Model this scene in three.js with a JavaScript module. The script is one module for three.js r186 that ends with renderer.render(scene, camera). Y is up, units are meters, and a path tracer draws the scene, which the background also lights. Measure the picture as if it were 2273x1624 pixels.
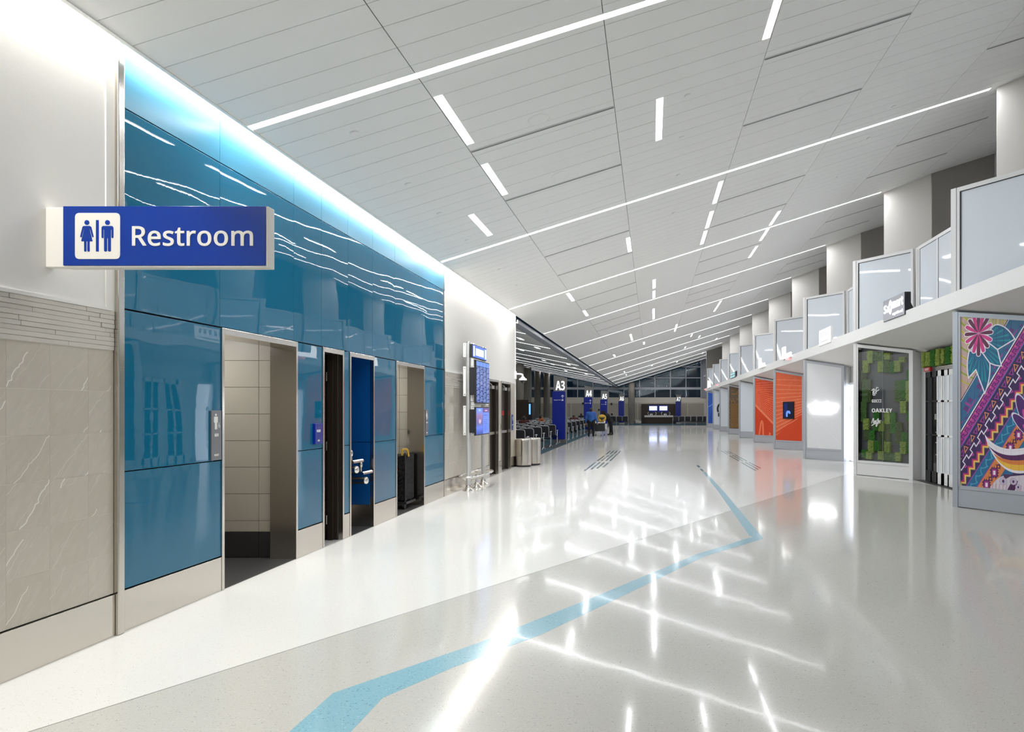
import * as THREE from 'three';
import { RoundedBoxGeometry } from 'three/addons/geometries/RoundedBoxGeometry.js';
import { TextGeometry } from 'three/addons/geometries/TextGeometry.js';
import { FontLoader } from 'three/addons/loaders/FontLoader.js';
import { MarchingCubes } from 'three/addons/objects/MarchingCubes.js';
import { ImprovedNoise } from 'three/addons/math/ImprovedNoise.js';
import { RectAreaLightUniformsLib } from 'three/addons/lights/RectAreaLightUniformsLib.js';
import { mergeGeometries, mergeVertices } from 'three/addons/utils/BufferGeometryUtils.js';

// ---------------------------------------------------------------- camera, sky, exposure
// x to the right, y up, the concourse runs along -z. A shift lens looks straight down it from 1.6 m.
const scene = new THREE.Scene();
const W = 2273, H = 1624;
const camera = new THREE.PerspectiveCamera(2 * Math.atan(H / 2 / 1500) * 180 / Math.PI, W / H, 0.05, 400);
camera.position.set(0, 1.6, 0);
camera.lookAt(0, 1.6, -10);
camera.setViewOffset(W, H, -309.5, -96, W, H);
scene.background = new THREE.Color(0.003, 0.006, 0.012);         // night outside the far windows
const renderer = new THREE.WebGLRenderer({ antialias: true });
renderer.toneMapping = THREE.LinearToneMapping;
renderer.toneMappingExposure = 1.72;
renderer.shadowMap.enabled = true;
RectAreaLightUniformsLib.init();
const LAMP = { strip: 25, short: 18, wing: 17, cove: 110, shop: 1.0, room: 14 };      // radiance of the lamps
const GLOW = 3.0;                                                 // what the eye sees of a diffuser

// ---------------------------------------------------------------- helpers
let seed = 20240611;
const rnd = () => { seed = (seed + 0x6d2b79f5) | 0; let t = Math.imul(seed ^ (seed >>> 15), 1 | seed); t = (t + Math.imul(t ^ (t >>> 7), 61 | t)) ^ t; return ((t ^ (t >>> 14)) >>> 0) / 4294967296; };
const rr = (a, b) => a + (b - a) * rnd();
const noise = new ImprovedNoise();
const taken = new Map();
function numbered(n) { const k = taken.get(n) || 0; taken.set(n, k + 1); return k ? n + '_' + String(k).padStart(3, '0') : n; }
function tag(o, label, category, group) { Object.assign(o.userData, { label, category }); if (group) o.userData.group = group; return o; }
function thing(name, label, category, pos = [0, 0, 0], turn = 0, group) {
  const o = new THREE.Group(); o.name = numbered(name); o.position.set(...pos); o.rotation.y = turn; scene.add(o);
  return tag(o, label, category, group);
}
function structGroup(name) { const o = new THREE.Group(); o.name = numbered(name); o.userData.kind = 'structure'; scene.add(o); return o; }
function prep(g) {                                                // one format, so that any two can be merged
  const q = g.index ? g.toNonIndexed() : g.clone();
  for (const k of Object.keys(q.attributes)) if (!['position', 'normal', 'uv'].includes(k)) q.deleteAttribute(k);
  if (!q.attributes.normal) q.computeVertexNormals();
  if (!q.attributes.uv) metric(q);
  q.morphAttributes = {};
  return q;
}
function metric(g) {                                              // uv in metres, from the plane each triangle faces
  if (g.index) { g = g.toNonIndexed(); }
  const p = g.attributes.position, uv = new Float32Array(p.count * 2), a = new THREE.Vector3(), b = new THREE.Vector3(), c = new THREE.Vector3(), n = new THREE.Vector3();
  for (let i = 0; i < p.count; i += 3) {
    a.fromBufferAttribute(p, i); b.fromBufferAttribute(p, i + 1); c.fromBufferAttribute(p, i + 2);
    n.copy(b).sub(a).cross(c.clone().sub(a));
    const ax = Math.abs(n.x), ay = Math.abs(n.y), az = Math.abs(n.z);
    [a, b, c].forEach((v, k) => {
      const [u, w] = ax >= ay && ax >= az ? [v.z, v.y] : ay >= az ? [v.x, v.z] : [v.x, v.y];
      uv[(i + k) * 2] = u; uv[(i + k) * 2 + 1] = w;
    });
  }
  g.setAttribute('uv', new THREE.BufferAttribute(uv, 2));
  return g;
}
const merge = (gs) => gs.length === 1 ? gs[0] : mergeGeometries(gs.map(prep), false);
function mesh(name, geos, mat, parent = scene, plain = false) {
  const m = new THREE.Mesh(Array.isArray(geos) ? merge(geos) : geos, mat);
  m.name = parent === scene ? numbered(name) : name;
  m.castShadow = m.receiveShadow = true; parent.add(m);
  return m;
}
const counts = new WeakMap();
function part(name, geos, mat, parent, label) {
  let c = counts.get(parent); if (!c) counts.set(parent, c = new Map());
  const k = c.get(name) || 0; c.set(name, k + 1);
  const m = mesh(k ? name + '_' + String(k).padStart(3, '0') : name, geos, mat, parent);
  if (label) m.userData.label = label;
  return m;
}
function struct(name, geos, mat) { const m = mesh(name, geos, mat); m.userData.kind = 'structure'; return m; }
function copyOf(root, label, pos, turn) {
  const r = root.clone(); r.name = numbered(root.name.replace(/_\d{3}$/, '')); r.userData = { ...root.userData, label };
  if (pos) r.position.set(...pos); if (turn !== undefined) r.rotation.y = turn; scene.add(r); return r;
}
// boxes are given by their limits; along the hall by the distance d from the camera (z = -d)
function bx(x0, x1, y0, y1, d0, d1) {
  const g = metric(new THREE.BoxGeometry(Math.abs(x1 - x0), Math.abs(y1 - y0), Math.abs(d1 - d0)));
  return g.translate((x0 + x1) / 2, (y0 + y1) / 2, -(d0 + d1) / 2);
}
function rb(w, h, d, r, x = 0, y = 0, z = 0) { return metric(new RoundedBoxGeometry(w, h, d, 1, r)).translate(x, y, z); }
function lb(x0, x1, y0, y1, z0, z1, r = 0) { // local box
  const w = x1 - x0, h = y1 - y0, d = z1 - z0;
  const g = r ? new RoundedBoxGeometry(w, h, d, 1, r) : new THREE.BoxGeometry(w, h, d);
  return metric(g).translate((x0 + x1) / 2, (y0 + y1) / 2, (z0 + z1) / 2);
}
function cyl(r0, r1, h, x, y, z, n = 24, open = false) { return new THREE.CylinderGeometry(r0, r1, h, n, 1, open).translate(x, y, z); }
function rod(a, b, r, n = 10) {
  const A = new THREE.Vector3(...a), B = new THREE.Vector3(...b), L = A.distanceTo(B);
  const g = new THREE.CylinderGeometry(r, r, L, n);
  g.applyQuaternion(new THREE.Quaternion().setFromUnitVectors(new THREE.Vector3(0, 1, 0), B.clone().sub(A).normalize()));
  return g.translate((A.x + B.x) / 2, (A.y + B.y) / 2, (A.z + B.z) / 2);
}
function pipe(pts, r, closed = false, seg = 60, n = 10) {
  return new THREE.TubeGeometry(new THREE.CatmullRomCurve3(pts.map((p) => new THREE.Vector3(...p)), closed, 'catmullrom', 0.3), seg, r, n, closed);
}
function poly(pts, depth, bevel = 0) {                             // outline in x, y extruded to z
  const s = new THREE.Shape(pts.map((p) => new THREE.Vector2(...p)));
  return metric(new THREE.ExtrudeGeometry(s, { depth, bevelEnabled: bevel > 0, bevelSize: bevel, bevelThickness: bevel, bevelSegments: 1, curveSegments: 8 }));
}
function lathe(pts, n = 32) { return new THREE.LatheGeometry(pts.map((p) => new THREE.Vector2(...p)), n); }
// ---------------------------------------------------------------- textures
function canvas(w, h, draw, srgb = true) {
  const c = document.createElement('canvas'); c.width = w; c.height = h; const g = c.getContext('2d'); draw(g, w, h);
  const t = new THREE.CanvasTexture(c); t.wrapS = t.wrapT = THREE.RepeatWrapping; if (srgb) t.colorSpace = THREE.SRGBColorSpace; return t;
}
function data(n, f, ch = 1, srgb = false) {
  const d = new Uint8Array(n * n * 4);
  for (let y = 0; y < n; y++) for (let x = 0; x < n; x++) { const v = f(x, y); const o = (y * n + x) * 4; for (let k = 0; k < 3; k++) d[o + k] = Math.max(0, Math.min(255, Array.isArray(v) ? v[k] : v)); d[o + 3] = 255; }
  const t = new THREE.DataTexture(d, n, n); t.wrapS = t.wrapT = THREE.RepeatWrapping; t.magFilter = t.minFilter = THREE.LinearFilter; if (srgb) t.colorSpace = THREE.SRGBColorSpace; t.needsUpdate = true; return t;
}
const rep = (t, mx, my = mx, ox = 0, oy = 0) => { const c = t.clone(); c.repeat.set(1 / mx, 1 / my); c.offset.set(ox, oy); c.needsUpdate = true; return c; };
// seamless value noise on a torus
function tnoise(n, cells, s) {
  const g = Array.from({ length: cells * cells }, (_, i) => { const q = Math.sin((i + 1) * 127.1 + s * 311.7) * 43758.5453; return q - Math.floor(q); });
  return (x, y) => {
    const u = x / n * cells, v = y / n * cells, i = Math.floor(u), j = Math.floor(v), a = u - i, b = v - j, sa = a * a * (3 - 2 * a), sb = b * b * (3 - 2 * b);
    const q = (ii, jj) => g[((jj % cells + cells) % cells) * cells + ((ii % cells + cells) % cells)];
    return (q(i, j) * (1 - sa) + q(i + 1, j) * sa) * (1 - sb) + (q(i, j + 1) * (1 - sa) + q(i + 1, j + 1) * sa) * sb;
  };
}
function terrazzo(base, chips, n, count, spread, big = 1) {          // 1.6 m of polished terrazzo
  return canvas(1024, 1024, (g, w) => {
    g.fillStyle = `rgb(${base})`; g.fillRect(0, 0, w, w);
    for (let i = 0; i < count; i++) {
      const c = chips[Math.floor(rnd() * chips.length)], x = rnd() * w, y = rnd() * w, r = (0.5 + rnd() * rnd() * 2.4) * big, k = rr(0, 6.3);
      g.fillStyle = `rgba(${c},${rr(0.25, spread)})`;
      for (const dx of [0, -w, w]) { if (x + dx < -8 || x + dx > w + 8) continue; g.beginPath(); for (let j = 0; j < 5; j++) { const a = k + j * 1.256, q = r * (0.6 + 0.7 * ((i * 7 + j * 13) % 10) / 10); g.lineTo(x + dx + Math.cos(a) * q * 1.3, y + Math.sin(a) * q); } g.fill(); }
    }
  });
}
const M = {};
const std = (name, o) => { const m = new THREE.MeshPhysicalMaterial(o); m.name = name; return M[name] = m; };
const lin = (r, g, b) => new THREE.Color().setRGB(r, g, b);
const hex = (h) => new THREE.Color(h);

const nA = tnoise(512, 5, 1), nB = tnoise(512, 13, 2), nC = tnoise(512, 37, 3);
const rippleTex = data(512, (x, y) => 255 * (nA(x, y) * 0.5 + nB(x, y) * 0.33 + nC(x, y) * 0.17));
const nD = tnoise(256, 4, 5), nE = tnoise(256, 9, 6);
const waveTex = data(256, (x, y) => 255 * (nD(x, y) * 0.75 + nE(x, y) * 0.25));
const nF = tnoise(256, 64, 7), nG = tnoise(256, 128, 8);
const grainTex = data(256, (x, y) => 120 + 135 * (nF(x, y) * 0.5 + nG(x, y) * 0.5));
const brushTex = canvas(256, 256, (g) => { g.fillStyle = '#808080'; g.fillRect(0, 0, 256, 256); for (let i = 0; i < 900; i++) { const v = Math.floor(rr(90, 165)); g.fillStyle = `rgba(${v},${v},${v},0.35)`; g.fillRect(0, Math.floor(rnd() * 256), 256, 1); } }, false);

// polished chips in a duller matrix
const polishTex = data(512, () => rnd() < 0.36 ? 50 : 255);
const floorLook = { roughness: 0.14, roughnessMap: rep(polishTex, 0.8), ior: 1.35, specularIntensity: 0.6, bumpMap: rep(rippleTex, 3.3, 2.3), bumpScale: 0.00048 };
std('terrazzoCream', { ...floorLook, map: rep(terrazzo('213,212,207', ['190,186,176', '238,236,228', '150,148,140', '205,200,186'], 1, 16000, 0.6), 1.6) });
std('terrazzoGrey', { ...floorLook, map: rep(terrazzo('184,183,176', ['150,146,134', '214,210,198', '120,118,108', '170,160,140', '200,198,190'], 1, 24000, 0.75), 1.6) });
std('terrazzoBlue', { ...floorLook, map: rep(terrazzo('132,172,184', ['90,132,150', '170,205,210', '70,96,110', '120,170,186'], 1, 14000, 0.8, 1.25), 1.6) });
std('terrazzoTeal', { ...floorLook, color: lin(0.055, 0.11, 0.13) });
std('ceilingPaint', { color: lin(0.88, 0.88, 0.87), roughness: 0.62, specularIntensity: 0.5 });
std('ceilingBack', { color: lin(0.30, 0.30, 0.29), roughness: 0.95 });
std('wallPaint', { color: lin(0.78, 0.765, 0.73), roughness: 0.55, bumpMap: rep(grainTex, 0.5), bumpScale: 0.00035 });
std('wallCore', { color: lin(0.05, 0.05, 0.05), roughness: 0.9 });
std('tealBand', { color: lin(0.025, 0.22, 0.35), roughness: 0.3, ior: 1.5 });
std('blueGlass', { color: lin(0.007, 0.14, 0.255), roughness: 0.012, ior: 1.5, bumpMap: rep(waveTex, 3.1, 3.7), bumpScale: 0.005 });
std('deepBlue', { color: lin(0.004, 0.085, 0.30), roughness: 0.25 });
std('steel', { color: lin(0.60, 0.565, 0.52), metalness: 1, roughness: 0.34, roughnessMap: rep(brushTex, 0.5), bumpMap: rep(brushTex, 0.35), bumpScale: 0.00006 });
std('steelBright', { color: lin(0.70, 0.68, 0.65), metalness: 1, roughness: 0.2 });
std('aluminium', { color: lin(0.62, 0.63, 0.63), metalness: 0.75, roughness: 0.42 });
std('silverFrame', { color: lin(0.50, 0.52, 0.56), metalness: 0.35, roughness: 0.4 });
std('whiteFrame', { color: lin(0.74, 0.74, 0.73), roughness: 0.35 });
std('bronze', { color: lin(0.035, 0.026, 0.02), metalness: 0.3, roughness: 0.4 });
std('darkWood', { color: lin(0.03, 0.017, 0.01), roughness: 0.45 });
std('black', { color: lin(0.012, 0.012, 0.014), roughness: 0.45 });
std('blackGloss', { color: lin(0.010, 0.011, 0.014), roughness: 0.06 });
std('seatVinyl', { color: lin(0.030, 0.031, 0.036), roughness: 0.5, bumpMap: rep(grainTex, 0.2), bumpScale: 0.0003 });
std('white', { color: lin(0.82, 0.82, 0.81), roughness: 0.4 });
std('signWhite', { color: lin(0.72, 0.70, 0.65), roughness: 0.4 });
std('signBlue', { color: lin(0.0, 0.03, 0.27), roughness: 0.16 });
std('pylonBlue', { color: lin(0.001, 0.014, 0.26), roughness: 0.3 });
std('pylonGrey', { color: lin(0.22, 0.22, 0.21), roughness: 0.45, metalness: 0.3 });
std('paleGlass', { color: lin(0.68, 0.73, 0.78), roughness: 0.04, ior: 1.52, bumpMap: rep(waveTex, 3.1), bumpScale: 0.002 });
std('clearGlass', { color: lin(0.95, 0.97, 0.97), transmission: 1, roughness: 0, ior: 1.5, thickness: 0 });
std('windowGlass', { color: lin(0.55, 0.72, 0.78), transmission: 1, roughness: 0, ior: 1.6, thickness: 0 });
std('greySpandrel', { color: lin(0.36, 0.37, 0.40), roughness: 0.4, metalness: 0.1 });
std('fascia', { color: lin(0.78, 0.78, 0.76), roughness: 0.5 });
std('soffit', { color: lin(0.72, 0.70, 0.67), roughness: 0.6 });
std('finCream', { color: lin(0.80, 0.775, 0.73), roughness: 0.6 });
std('taupe', { color: lin(0.36, 0.335, 0.305), roughness: 0.65 });
std('concrete', { color: lin(0.25, 0.235, 0.205), roughness: 0.75, map: rep(canvas(256, 256, (g) => { g.fillStyle = '#e8e6e0'; g.fillRect(0, 0, 256, 256); for (let i = 0; i < 500; i++) { g.fillStyle = `rgba(${rnd() < 0.5 ? '150,146,136' : '255,255,252'},${rr(0.03, 0.13)})`; g.beginPath(); g.ellipse(rnd() * 256, rnd() * 256, rr(2, 22), rr(3, 40), 0, 0, 7); g.fill(); } }), 1, 2) });
std('farBeige', { color: lin(0.74, 0.69, 0.58), roughness: 0.5 });
std('tanTile', { color: lin(0.46, 0.42, 0.34), roughness: 0.35, bumpMap: rep(grainTex, 0.6, 0.2), bumpScale: 0.0003 });
std('darkTile', { color: lin(0.035, 0.033, 0.031), roughness: 0.4 });
std('darkFloorTile', { color: lin(0.06, 0.058, 0.056), roughness: 0.5 });
std('grout', { color: lin(0.16, 0.14, 0.11), roughness: 0.9 });
std('carpetTeal', { color: lin(0.022, 0.085, 0.12), roughness: 1, map: rep(canvas(256, 256, (g) => { g.fillStyle = '#e2e2e2'; g.fillRect(0, 0, 256, 256); for (let i = 0; i < 6000; i++) { const v = Math.floor(rr(140, 255)); g.fillStyle = `rgba(${v},${v},${v},.4)`; g.fillRect(rnd() * 256, rnd() * 256, rr(2, 14), 1.5); } }), 1.2) });
std('carpetDark', { color: lin(0.028, 0.033, 0.04), roughness: 1 });
std('red', { color: lin(0.5, 0.01, 0.015), roughness: 0.4 });
std('yellow', { color: lin(0.6, 0.36, 0.02), roughness: 0.5 });
std('skin', { color: lin(0.30, 0.15, 0.095), roughness: 0.55 });
std('hair', { color: lin(0.010, 0.007, 0.006), roughness: 0.6 });
std('shirtBlue', { color: lin(0.035, 0.12, 0.42), roughness: 0.85 });
std('blackCloth', { color: lin(0.008, 0.008, 0.009), roughness: 0.9 });
std('maroonCloth', { color: lin(0.06, 0.012, 0.012), roughness: 0.9 });
std('greyCloth', { color: lin(0.10, 0.11, 0.14), roughness: 0.9 });
std('orangeCloth', { color: lin(0.42, 0.11, 0.03), roughness: 0.9 });
const glow = (name, color, k) => std(name, { color: lin(0.8, 0.8, 0.8), emissive: color, emissiveIntensity: k, roughness: 0.5 });
glow('lampStrip', lin(1, 1, 1), GLOW);
glow('lampCove', lin(1, 0.98, 0.94), 4);
glow('litWhite', lin(1, 1, 1), 1.8);
glow('doorGlow', lin(0.86, 0.9, 1), 0.35);
glow('litLetter', lin(0.93, 0.97, 1), 0.6);
glow('litRed', lin(1, 0.06, 0.10), 0.75);
glow('screenBlue', lin(0.06, 0.35, 1), 0.9);

// area light just in front of a glowing face: centre, the direction its width runs in, the way it shines, sizes
function area(parent, c, along, down, w, h, power, color = 0xfafbff) {
  const L = new THREE.RectAreaLight(color, power, w, h), X = new THREE.Vector3(...along).normalize(), Zv = new THREE.Vector3(...down).normalize().negate(), Y = Zv.clone().cross(X);
  L.quaternion.setFromRotationMatrix(new THREE.Matrix4().makeBasis(X, Y, Zv)); L.position.set(...c); L.name = 'area_light'; parent.add(L); return L;
}
const font = await new FontLoader().loadAsync('fonts/droid/droid_sans_regular.typeface.json');
const fontB = await new FontLoader().loadAsync('fonts/droid/droid_sans_bold.typeface.json');
function text(str, size, depth, f = fontB, sx = 1, bevel = 0) {
  const g = new TextGeometry(str, { font: f, size, depth, curveSegments: 5, bevelEnabled: bevel > 0, bevelSize: bevel, bevelThickness: 0.001, bevelSegments: 1 });
  g.computeBoundingBox(); const b = g.boundingBox;
  return metric(prep(g)).translate(-b.min.x, 0, 0).scale(sx, 1, 1);
}
const widthOf = (g) => { g.computeBoundingBox(); return g.boundingBox.max.x - g.boundingBox.min.x; };

// ---------------------------------------------------------------- floor
const XL = -3.8, SLOPE = 0.315, ceilY = (x) => 4.1 + SLOPE * (x - XL);
function flat(pts, y0, y1) {                                       // polygon of [x, d] lying flat, thickness y0..y1
  const s = new THREE.Shape(pts.map(([x, d]) => new THREE.Vector2(x, d)));
  const g = new THREE.ExtrudeGeometry(s, { depth: y1 - y0, bevelEnabled: false });
  return metric(g.rotateX(-Math.PI / 2).translate(0, y0, 0));
}
const floor = structGroup('floor');
part('terrazzo_field', bx(-4.2, 9, -0.12, 0, -5, 67), M.terrazzoCream, floor, 'pale cream terrazzo of the concourse');
const edgeX = (d) => -3.09 + 0.594 * (d - 3.35);
part('terrazzo_field', flat([[edgeX(-4.9), -4.9], [8.9, -4.9], [8.9, 2], [6.15, 2], [6.15, 13.8], [4.9, 16.2], [edgeX(16.6), 16.6]], 0, 0.0008), M.terrazzoGrey, floor, 'darker grey terrazzo triangle in the foreground');
part('divider_strip', flat([[edgeX(-4.9) - 0.004, -4.9], [edgeX(-4.9) + 0.004, -4.9], [edgeX(16.6) + 0.004, 16.6], [edgeX(16.6) - 0.004, 16.6]], 0, 0.0014), M.pylonGrey, floor, 'thin metal divider between the two terrazzos');
part('inlay_band', flat([[-1.80, 2.0], [-1.50, 2.0], [-1.489, 3.747], [-1.234, 4.178], [-0.786, 4.795], [-0.33, 5.63], [0.58, 7.35], [1.385, 8.36], [1.30, 8.52], [0.50, 7.46], [-0.50, 5.74], [-1.187, 4.624], [-1.795, 3.81]], 0, 0.0015), M.terrazzoBlue, floor, 'pale blue terrazzo band that bends across the floor');
part('inlay_band', flat([[1.385, 8.36], [1.41, 13.2], [1.38, 17.2], [1.31, 17.2], [1.30, 13.2], [1.24, 8.55]], 0, 0.0016), M.terrazzoBlue, floor);
for (const [x, d0] of [[1.335, 17.45], [1.325, 18.6]]) part('inlay_dash', flat([[x - 0.03, d0], [x + 0.03, d0], [x + 0.02, d0 + 0.7], [x - 0.04, d0 + 0.7]], 0, 0.0016), M.terrazzoTeal, floor);
for (let i = 0; i < 4; i++) for (const [a, b] of [[17.6 + i * 0.35, 20.4], [20.9, 23.3 + i * 0.3], [23.9 + i * 0.2, 26]]) {
  const x = (d) => -1.74 + i * 0.13 + (d - 17.6) * 0.02;
  part('inlay_dash', flat([[x(a) - 0.028, a], [x(a) + 0.028, a], [x(b) + 0.028, b], [x(b) - 0.028, b]], 0, 0.0016), M.terrazzoTeal, floor);
  if (i > 2) continue;
  const q = (d) => 2.72 + i * 0.12 + (d - 17.6) * -0.004;
  part('inlay_dash', flat([[q(a) - 0.02, a], [q(a) + 0.02, a], [q(b) + 0.02, b], [q(b) - 0.02, b]], 0, 0.0016), M.terrazzoTeal, floor);
}
const carpet = structGroup('carpet_floor');
part('carpet', bx(-15, -3.92, -0.1, 0.004, 18.95, 67), M.carpetTeal, carpet);
part('carpet', bx(-15, 9, -0.1, 0.004, 67, 76.4), M.carpetTeal, carpet);
for (const [x, d] of [[-4.6, 22.5], [-5.9, 30], [-5, 47]]) part('carpet_patch', flat([[-3.93, d - 2.4], [-3.93, d], [x - 1.5, d + 0.8], [-9, d + 0.5], [-9, d - 2.6]], 0.004, 0.007), M.carpetDark, carpet, 'charcoal area of the carpet');

// ---------------------------------------------------------------- ceiling: planks one foot deep between long seams
const AL = Math.atan(SLOPE), CA = Math.cos(AL), U = (x) => (x - XL) / CA;
const ceiling = structGroup('ceiling'); ceiling.position.set(XL, 4.1, 0); ceiling.rotation.z = AL;
const seams = [-3.655, -2.13, -0.435, 1.325, 3.065, 4.87, 6.70, 8.75];
part('ceiling_slab', bx(U(-3.655), U(8.75), 0.024, 0.16, -5, 75.6), M.ceilingBack, ceiling);
part('edge_trim', bx(U(-3.665), U(-3.64), -0.012, 0.03, -5, 75.6), M.ceilingPaint, ceiling);
{
  const cache = seams.slice(1).map((s, i) => rb(U(s) - U(seams[i]) - 0.007, 0.02, 0.3, 0.0025));
  const far = [];
  let n = 0;
  for (let r = -31; r < 232; r++) for (let i = 0; i < 7; i++) {
    const d = 5.05 + 0.305 * (r + 0.5), u = (U(seams[i]) + U(seams[i + 1])) / 2;
    const seen = d > 3.3 + 0.62 * Math.max(0, i - 1) && d < 13.4;
    if (seen && n < 290) { n++; part('ceiling_plank', cache[i], M.ceilingPaint, ceiling).position.set(u, 0.01 + rr(-0.0008, 0.0008), -d); }
    else far.push(lb(u - (U(seams[i + 1]) - U(seams[i])) / 2 + 0.0035, u + (U(seams[i + 1]) - U(seams[i])) / 2 - 0.0035, 0, 0.02, -d - 0.15, -d + 0.15));
  }
  part('ceiling_plank_field', far, M.ceilingPaint, ceiling).userData.kind = 'stuff';
}
// the other half of the butterfly roof, over the gate lounge
const AR = Math.atan(0.2), VX = -3.95;
const ceiling2 = structGroup('ceiling_lounge'); ceiling2.position.set(VX, 4.1, 0); ceiling2.rotation.z = -AR;
part('ceiling_slab', bx(-11.4, 0, 0.024, 0.16, 18.9, 75.6), M.ceilingBack, ceiling2);
for (let i = 0; i < 6; i++) for (let j = 0; j < 10; j++) part('ceiling_panel', bx(-1.9 * i - 0.1, -1.9 * (i + 1) - 0.09, 0, 0.02, 18.95 + j * 5.66, 18.95 + (j + 1) * 5.66 - 0.012), M.ceilingPaint, ceiling2);
struct('trim_1', [bx(-4.02, -3.74, 4.01, 4.05, 18.95, 75.6), bx(-4.02, -3.99, 4.05, 4.14, 18.95, 75.6), bx(-3.77, -3.74, 4.05, 4.11, 18.95, 75.6)], M.silverFrame);

// ---------------------------------------------------------------- ceiling lamps
const ORD = ['nearest', 'second', 'third', 'fourth', 'fifth', 'sixth', 'seventh', 'eighth', 'ninth', 'tenth', 'eleventh', 'twelfth', 'thirteenth', 'fourteenth', 'fifteenth', 'sixteenth', 'seventeenth', 'eighteenth', 'nineteenth', 'twentieth'];
const RAD = (v, a) => [Math.cos(a) * v, Math.sin(a) * v, 0];
for (let n = -1; n < 13; n++) {                                    // lines of light across the hall
  const d = 6.13 + 5.57 * n, x0 = -3.63, x1 = 5.86, L = (x1 - x0) / CA;
  const seenN = n < 0 ? null : n;
  const t = thing('line_light', seenN === null ? 'long line of light across the ceiling just behind the viewer' : `long thin line of light across the sloped ceiling, ${ORD[n]} from the viewer`, 'light', [(x0 + x1) / 2, ceilY((x0 + x1) / 2), -d], 0, 'lines of light across the ceiling');
  t.rotation.z = AL;
  part('diffuser', lb(-L / 2, L / 2, -0.004, 0.03, -0.04, 0.04), M.lampStrip, t);
  part('housing', [lb(-L / 2, L / 2, -0.002, 0.04, 0.0405, 0.048), lb(-L / 2, L / 2, -0.002, 0.04, -0.048, -0.0405)], M.ceilingPaint, t);
  area(t, [0, -0.012, 0], [1, 0, 0], [0, -1, 0], L, 0.08, LAMP.strip * (n < 0 ? 1 : 1));
}
const shorts = [[-2.075, 6.57, 7.75], [-2.075, 8.4, 9.58], [-2.655, 9.94, 11.12], [0.10, 8.11, 9.36], [1.265, 6.26, 7.47], [-0.485, 13.97, 15.2], [1.25, 12.14, 13.43], [1.25, 13.97, 15.25], [1.245, 15.5, 16.74], [3.0, 15.85, 17.05], [3.0, 17.32, 18.6], [3.0, 19.25, 20.7],
  [-2.175, 17.55, 18.8], [-2.085, 20.8, 22], [0.08, 19.42, 20.78], [0.08, 21.27, 22.6], [0.08, 25.05, 26.3], [0.09, 26.55, 27.9], [2.97, 28.85, 30.3], [2.97, 30.45, 32], [1.22, 32.5, 35.4], [-0.95, 30.6, 31.95], [-0.95, 32.12, 33.4], [-0.4, 35.9, 37.2],
  [-2.1, 37.6, 38.9], [2.42, 40.2, 41.5], [3.08, 42.8, 44.1], [2.44, 48.2, 49.5], [4.8, 49.5, 50.8], [-2.18, 53.9, 55.2], [0.05, 56.6, 57.9], [-2.2, 58.5, 59.8], [4.74, 61.7, 63], [2.4, 63, 64.2]];
{
  const rows = [['left', -9, -1.5], ['centre-left', -1.5, 0.6], ['centre-right', 0.6, 2], ['right', 2, 9]], seenIn = {};
  for (const [x, d0, d1] of shorts) {
    const row = rows.find((q) => x >= q[1] && x < q[2])[0], k = seenIn[row] = (seenIn[row] ?? -1) + 1, L = d1 - d0;
    const t = thing('slot_light', `short bar of light in the ${row} ceiling row, ${ORD[k]} of that row from the viewer`, 'light', [x, ceilY(x), -(d0 + d1) / 2], 0, 'short bars of light in the ceiling');
    t.rotation.z = AL;
    part('diffuser', lb(-0.043, 0.043, -0.004, 0.03, -L / 2, L / 2), M.lampStrip, t);
    part('housing', [lb(-0.05, -0.0435, -0.002, 0.04, -L / 2, L / 2), lb(0.0435, 0.05, -0.002, 0.04, -L / 2, L / 2)], M.ceilingPaint, t);
    area(t, [0, -0.012, 0], [0, 0, 1], [0, -1, 0], L, 0.086, LAMP.short);
  }
}
for (let n = 2; n < 13; n++) {                                     // lines of light over the gate lounge; the farthest is added to brighten the far wall
  const d = 6.13 + 5.57 * (n + 0.02), L = n % 2 ? 8.5 : 10.2;
  const t = thing('line_light', `long line of light over the seating lounge, ${ORD[n - 2]} of them from the viewer`, 'light', [VX - 0.2, 4.1 + 0.04, -d], 0, 'lines of light over the lounge');
  t.rotation.z = -AR;
  part('diffuser', lb(-L, 0, -0.004, 0.03, -0.035, 0.035), M.lampStrip, t);
  area(t, [-L / 2, -0.012, 0], [1, 0, 0], [0, -1, 0], L, 0.07, LAMP.wing);
}
[[-5.06, 26.1], [-5.07, 30], [-6.7, 34.8], [-6.72, 42.2], [-6.7, 45.8], [-5.03, 41], [-5.07, 44.6], [-10.06, 50.7], [-6.83, 54], [-5.05, 52.3]].forEach(([x, d], i) => {
  const t = thing('slot_light', `short flat bar of light in the lounge ceiling on the left, ${ORD[i]} of these`, 'light', [x, 4.1 + 0.2 * (VX - x), -d], 0, 'short bars of light over the lounge');
  t.rotation.z = -AR;
  part('diffuser', lb(-0.09, 0.09, -0.004, 0.03, -0.35, 0.35), M.lampStrip, t);
  area(t, [0, -0.012, 0], [1, 0, 0], [0, -1, 0], 0.18, 0.7, LAMP.wing * 0.5);
});
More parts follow.
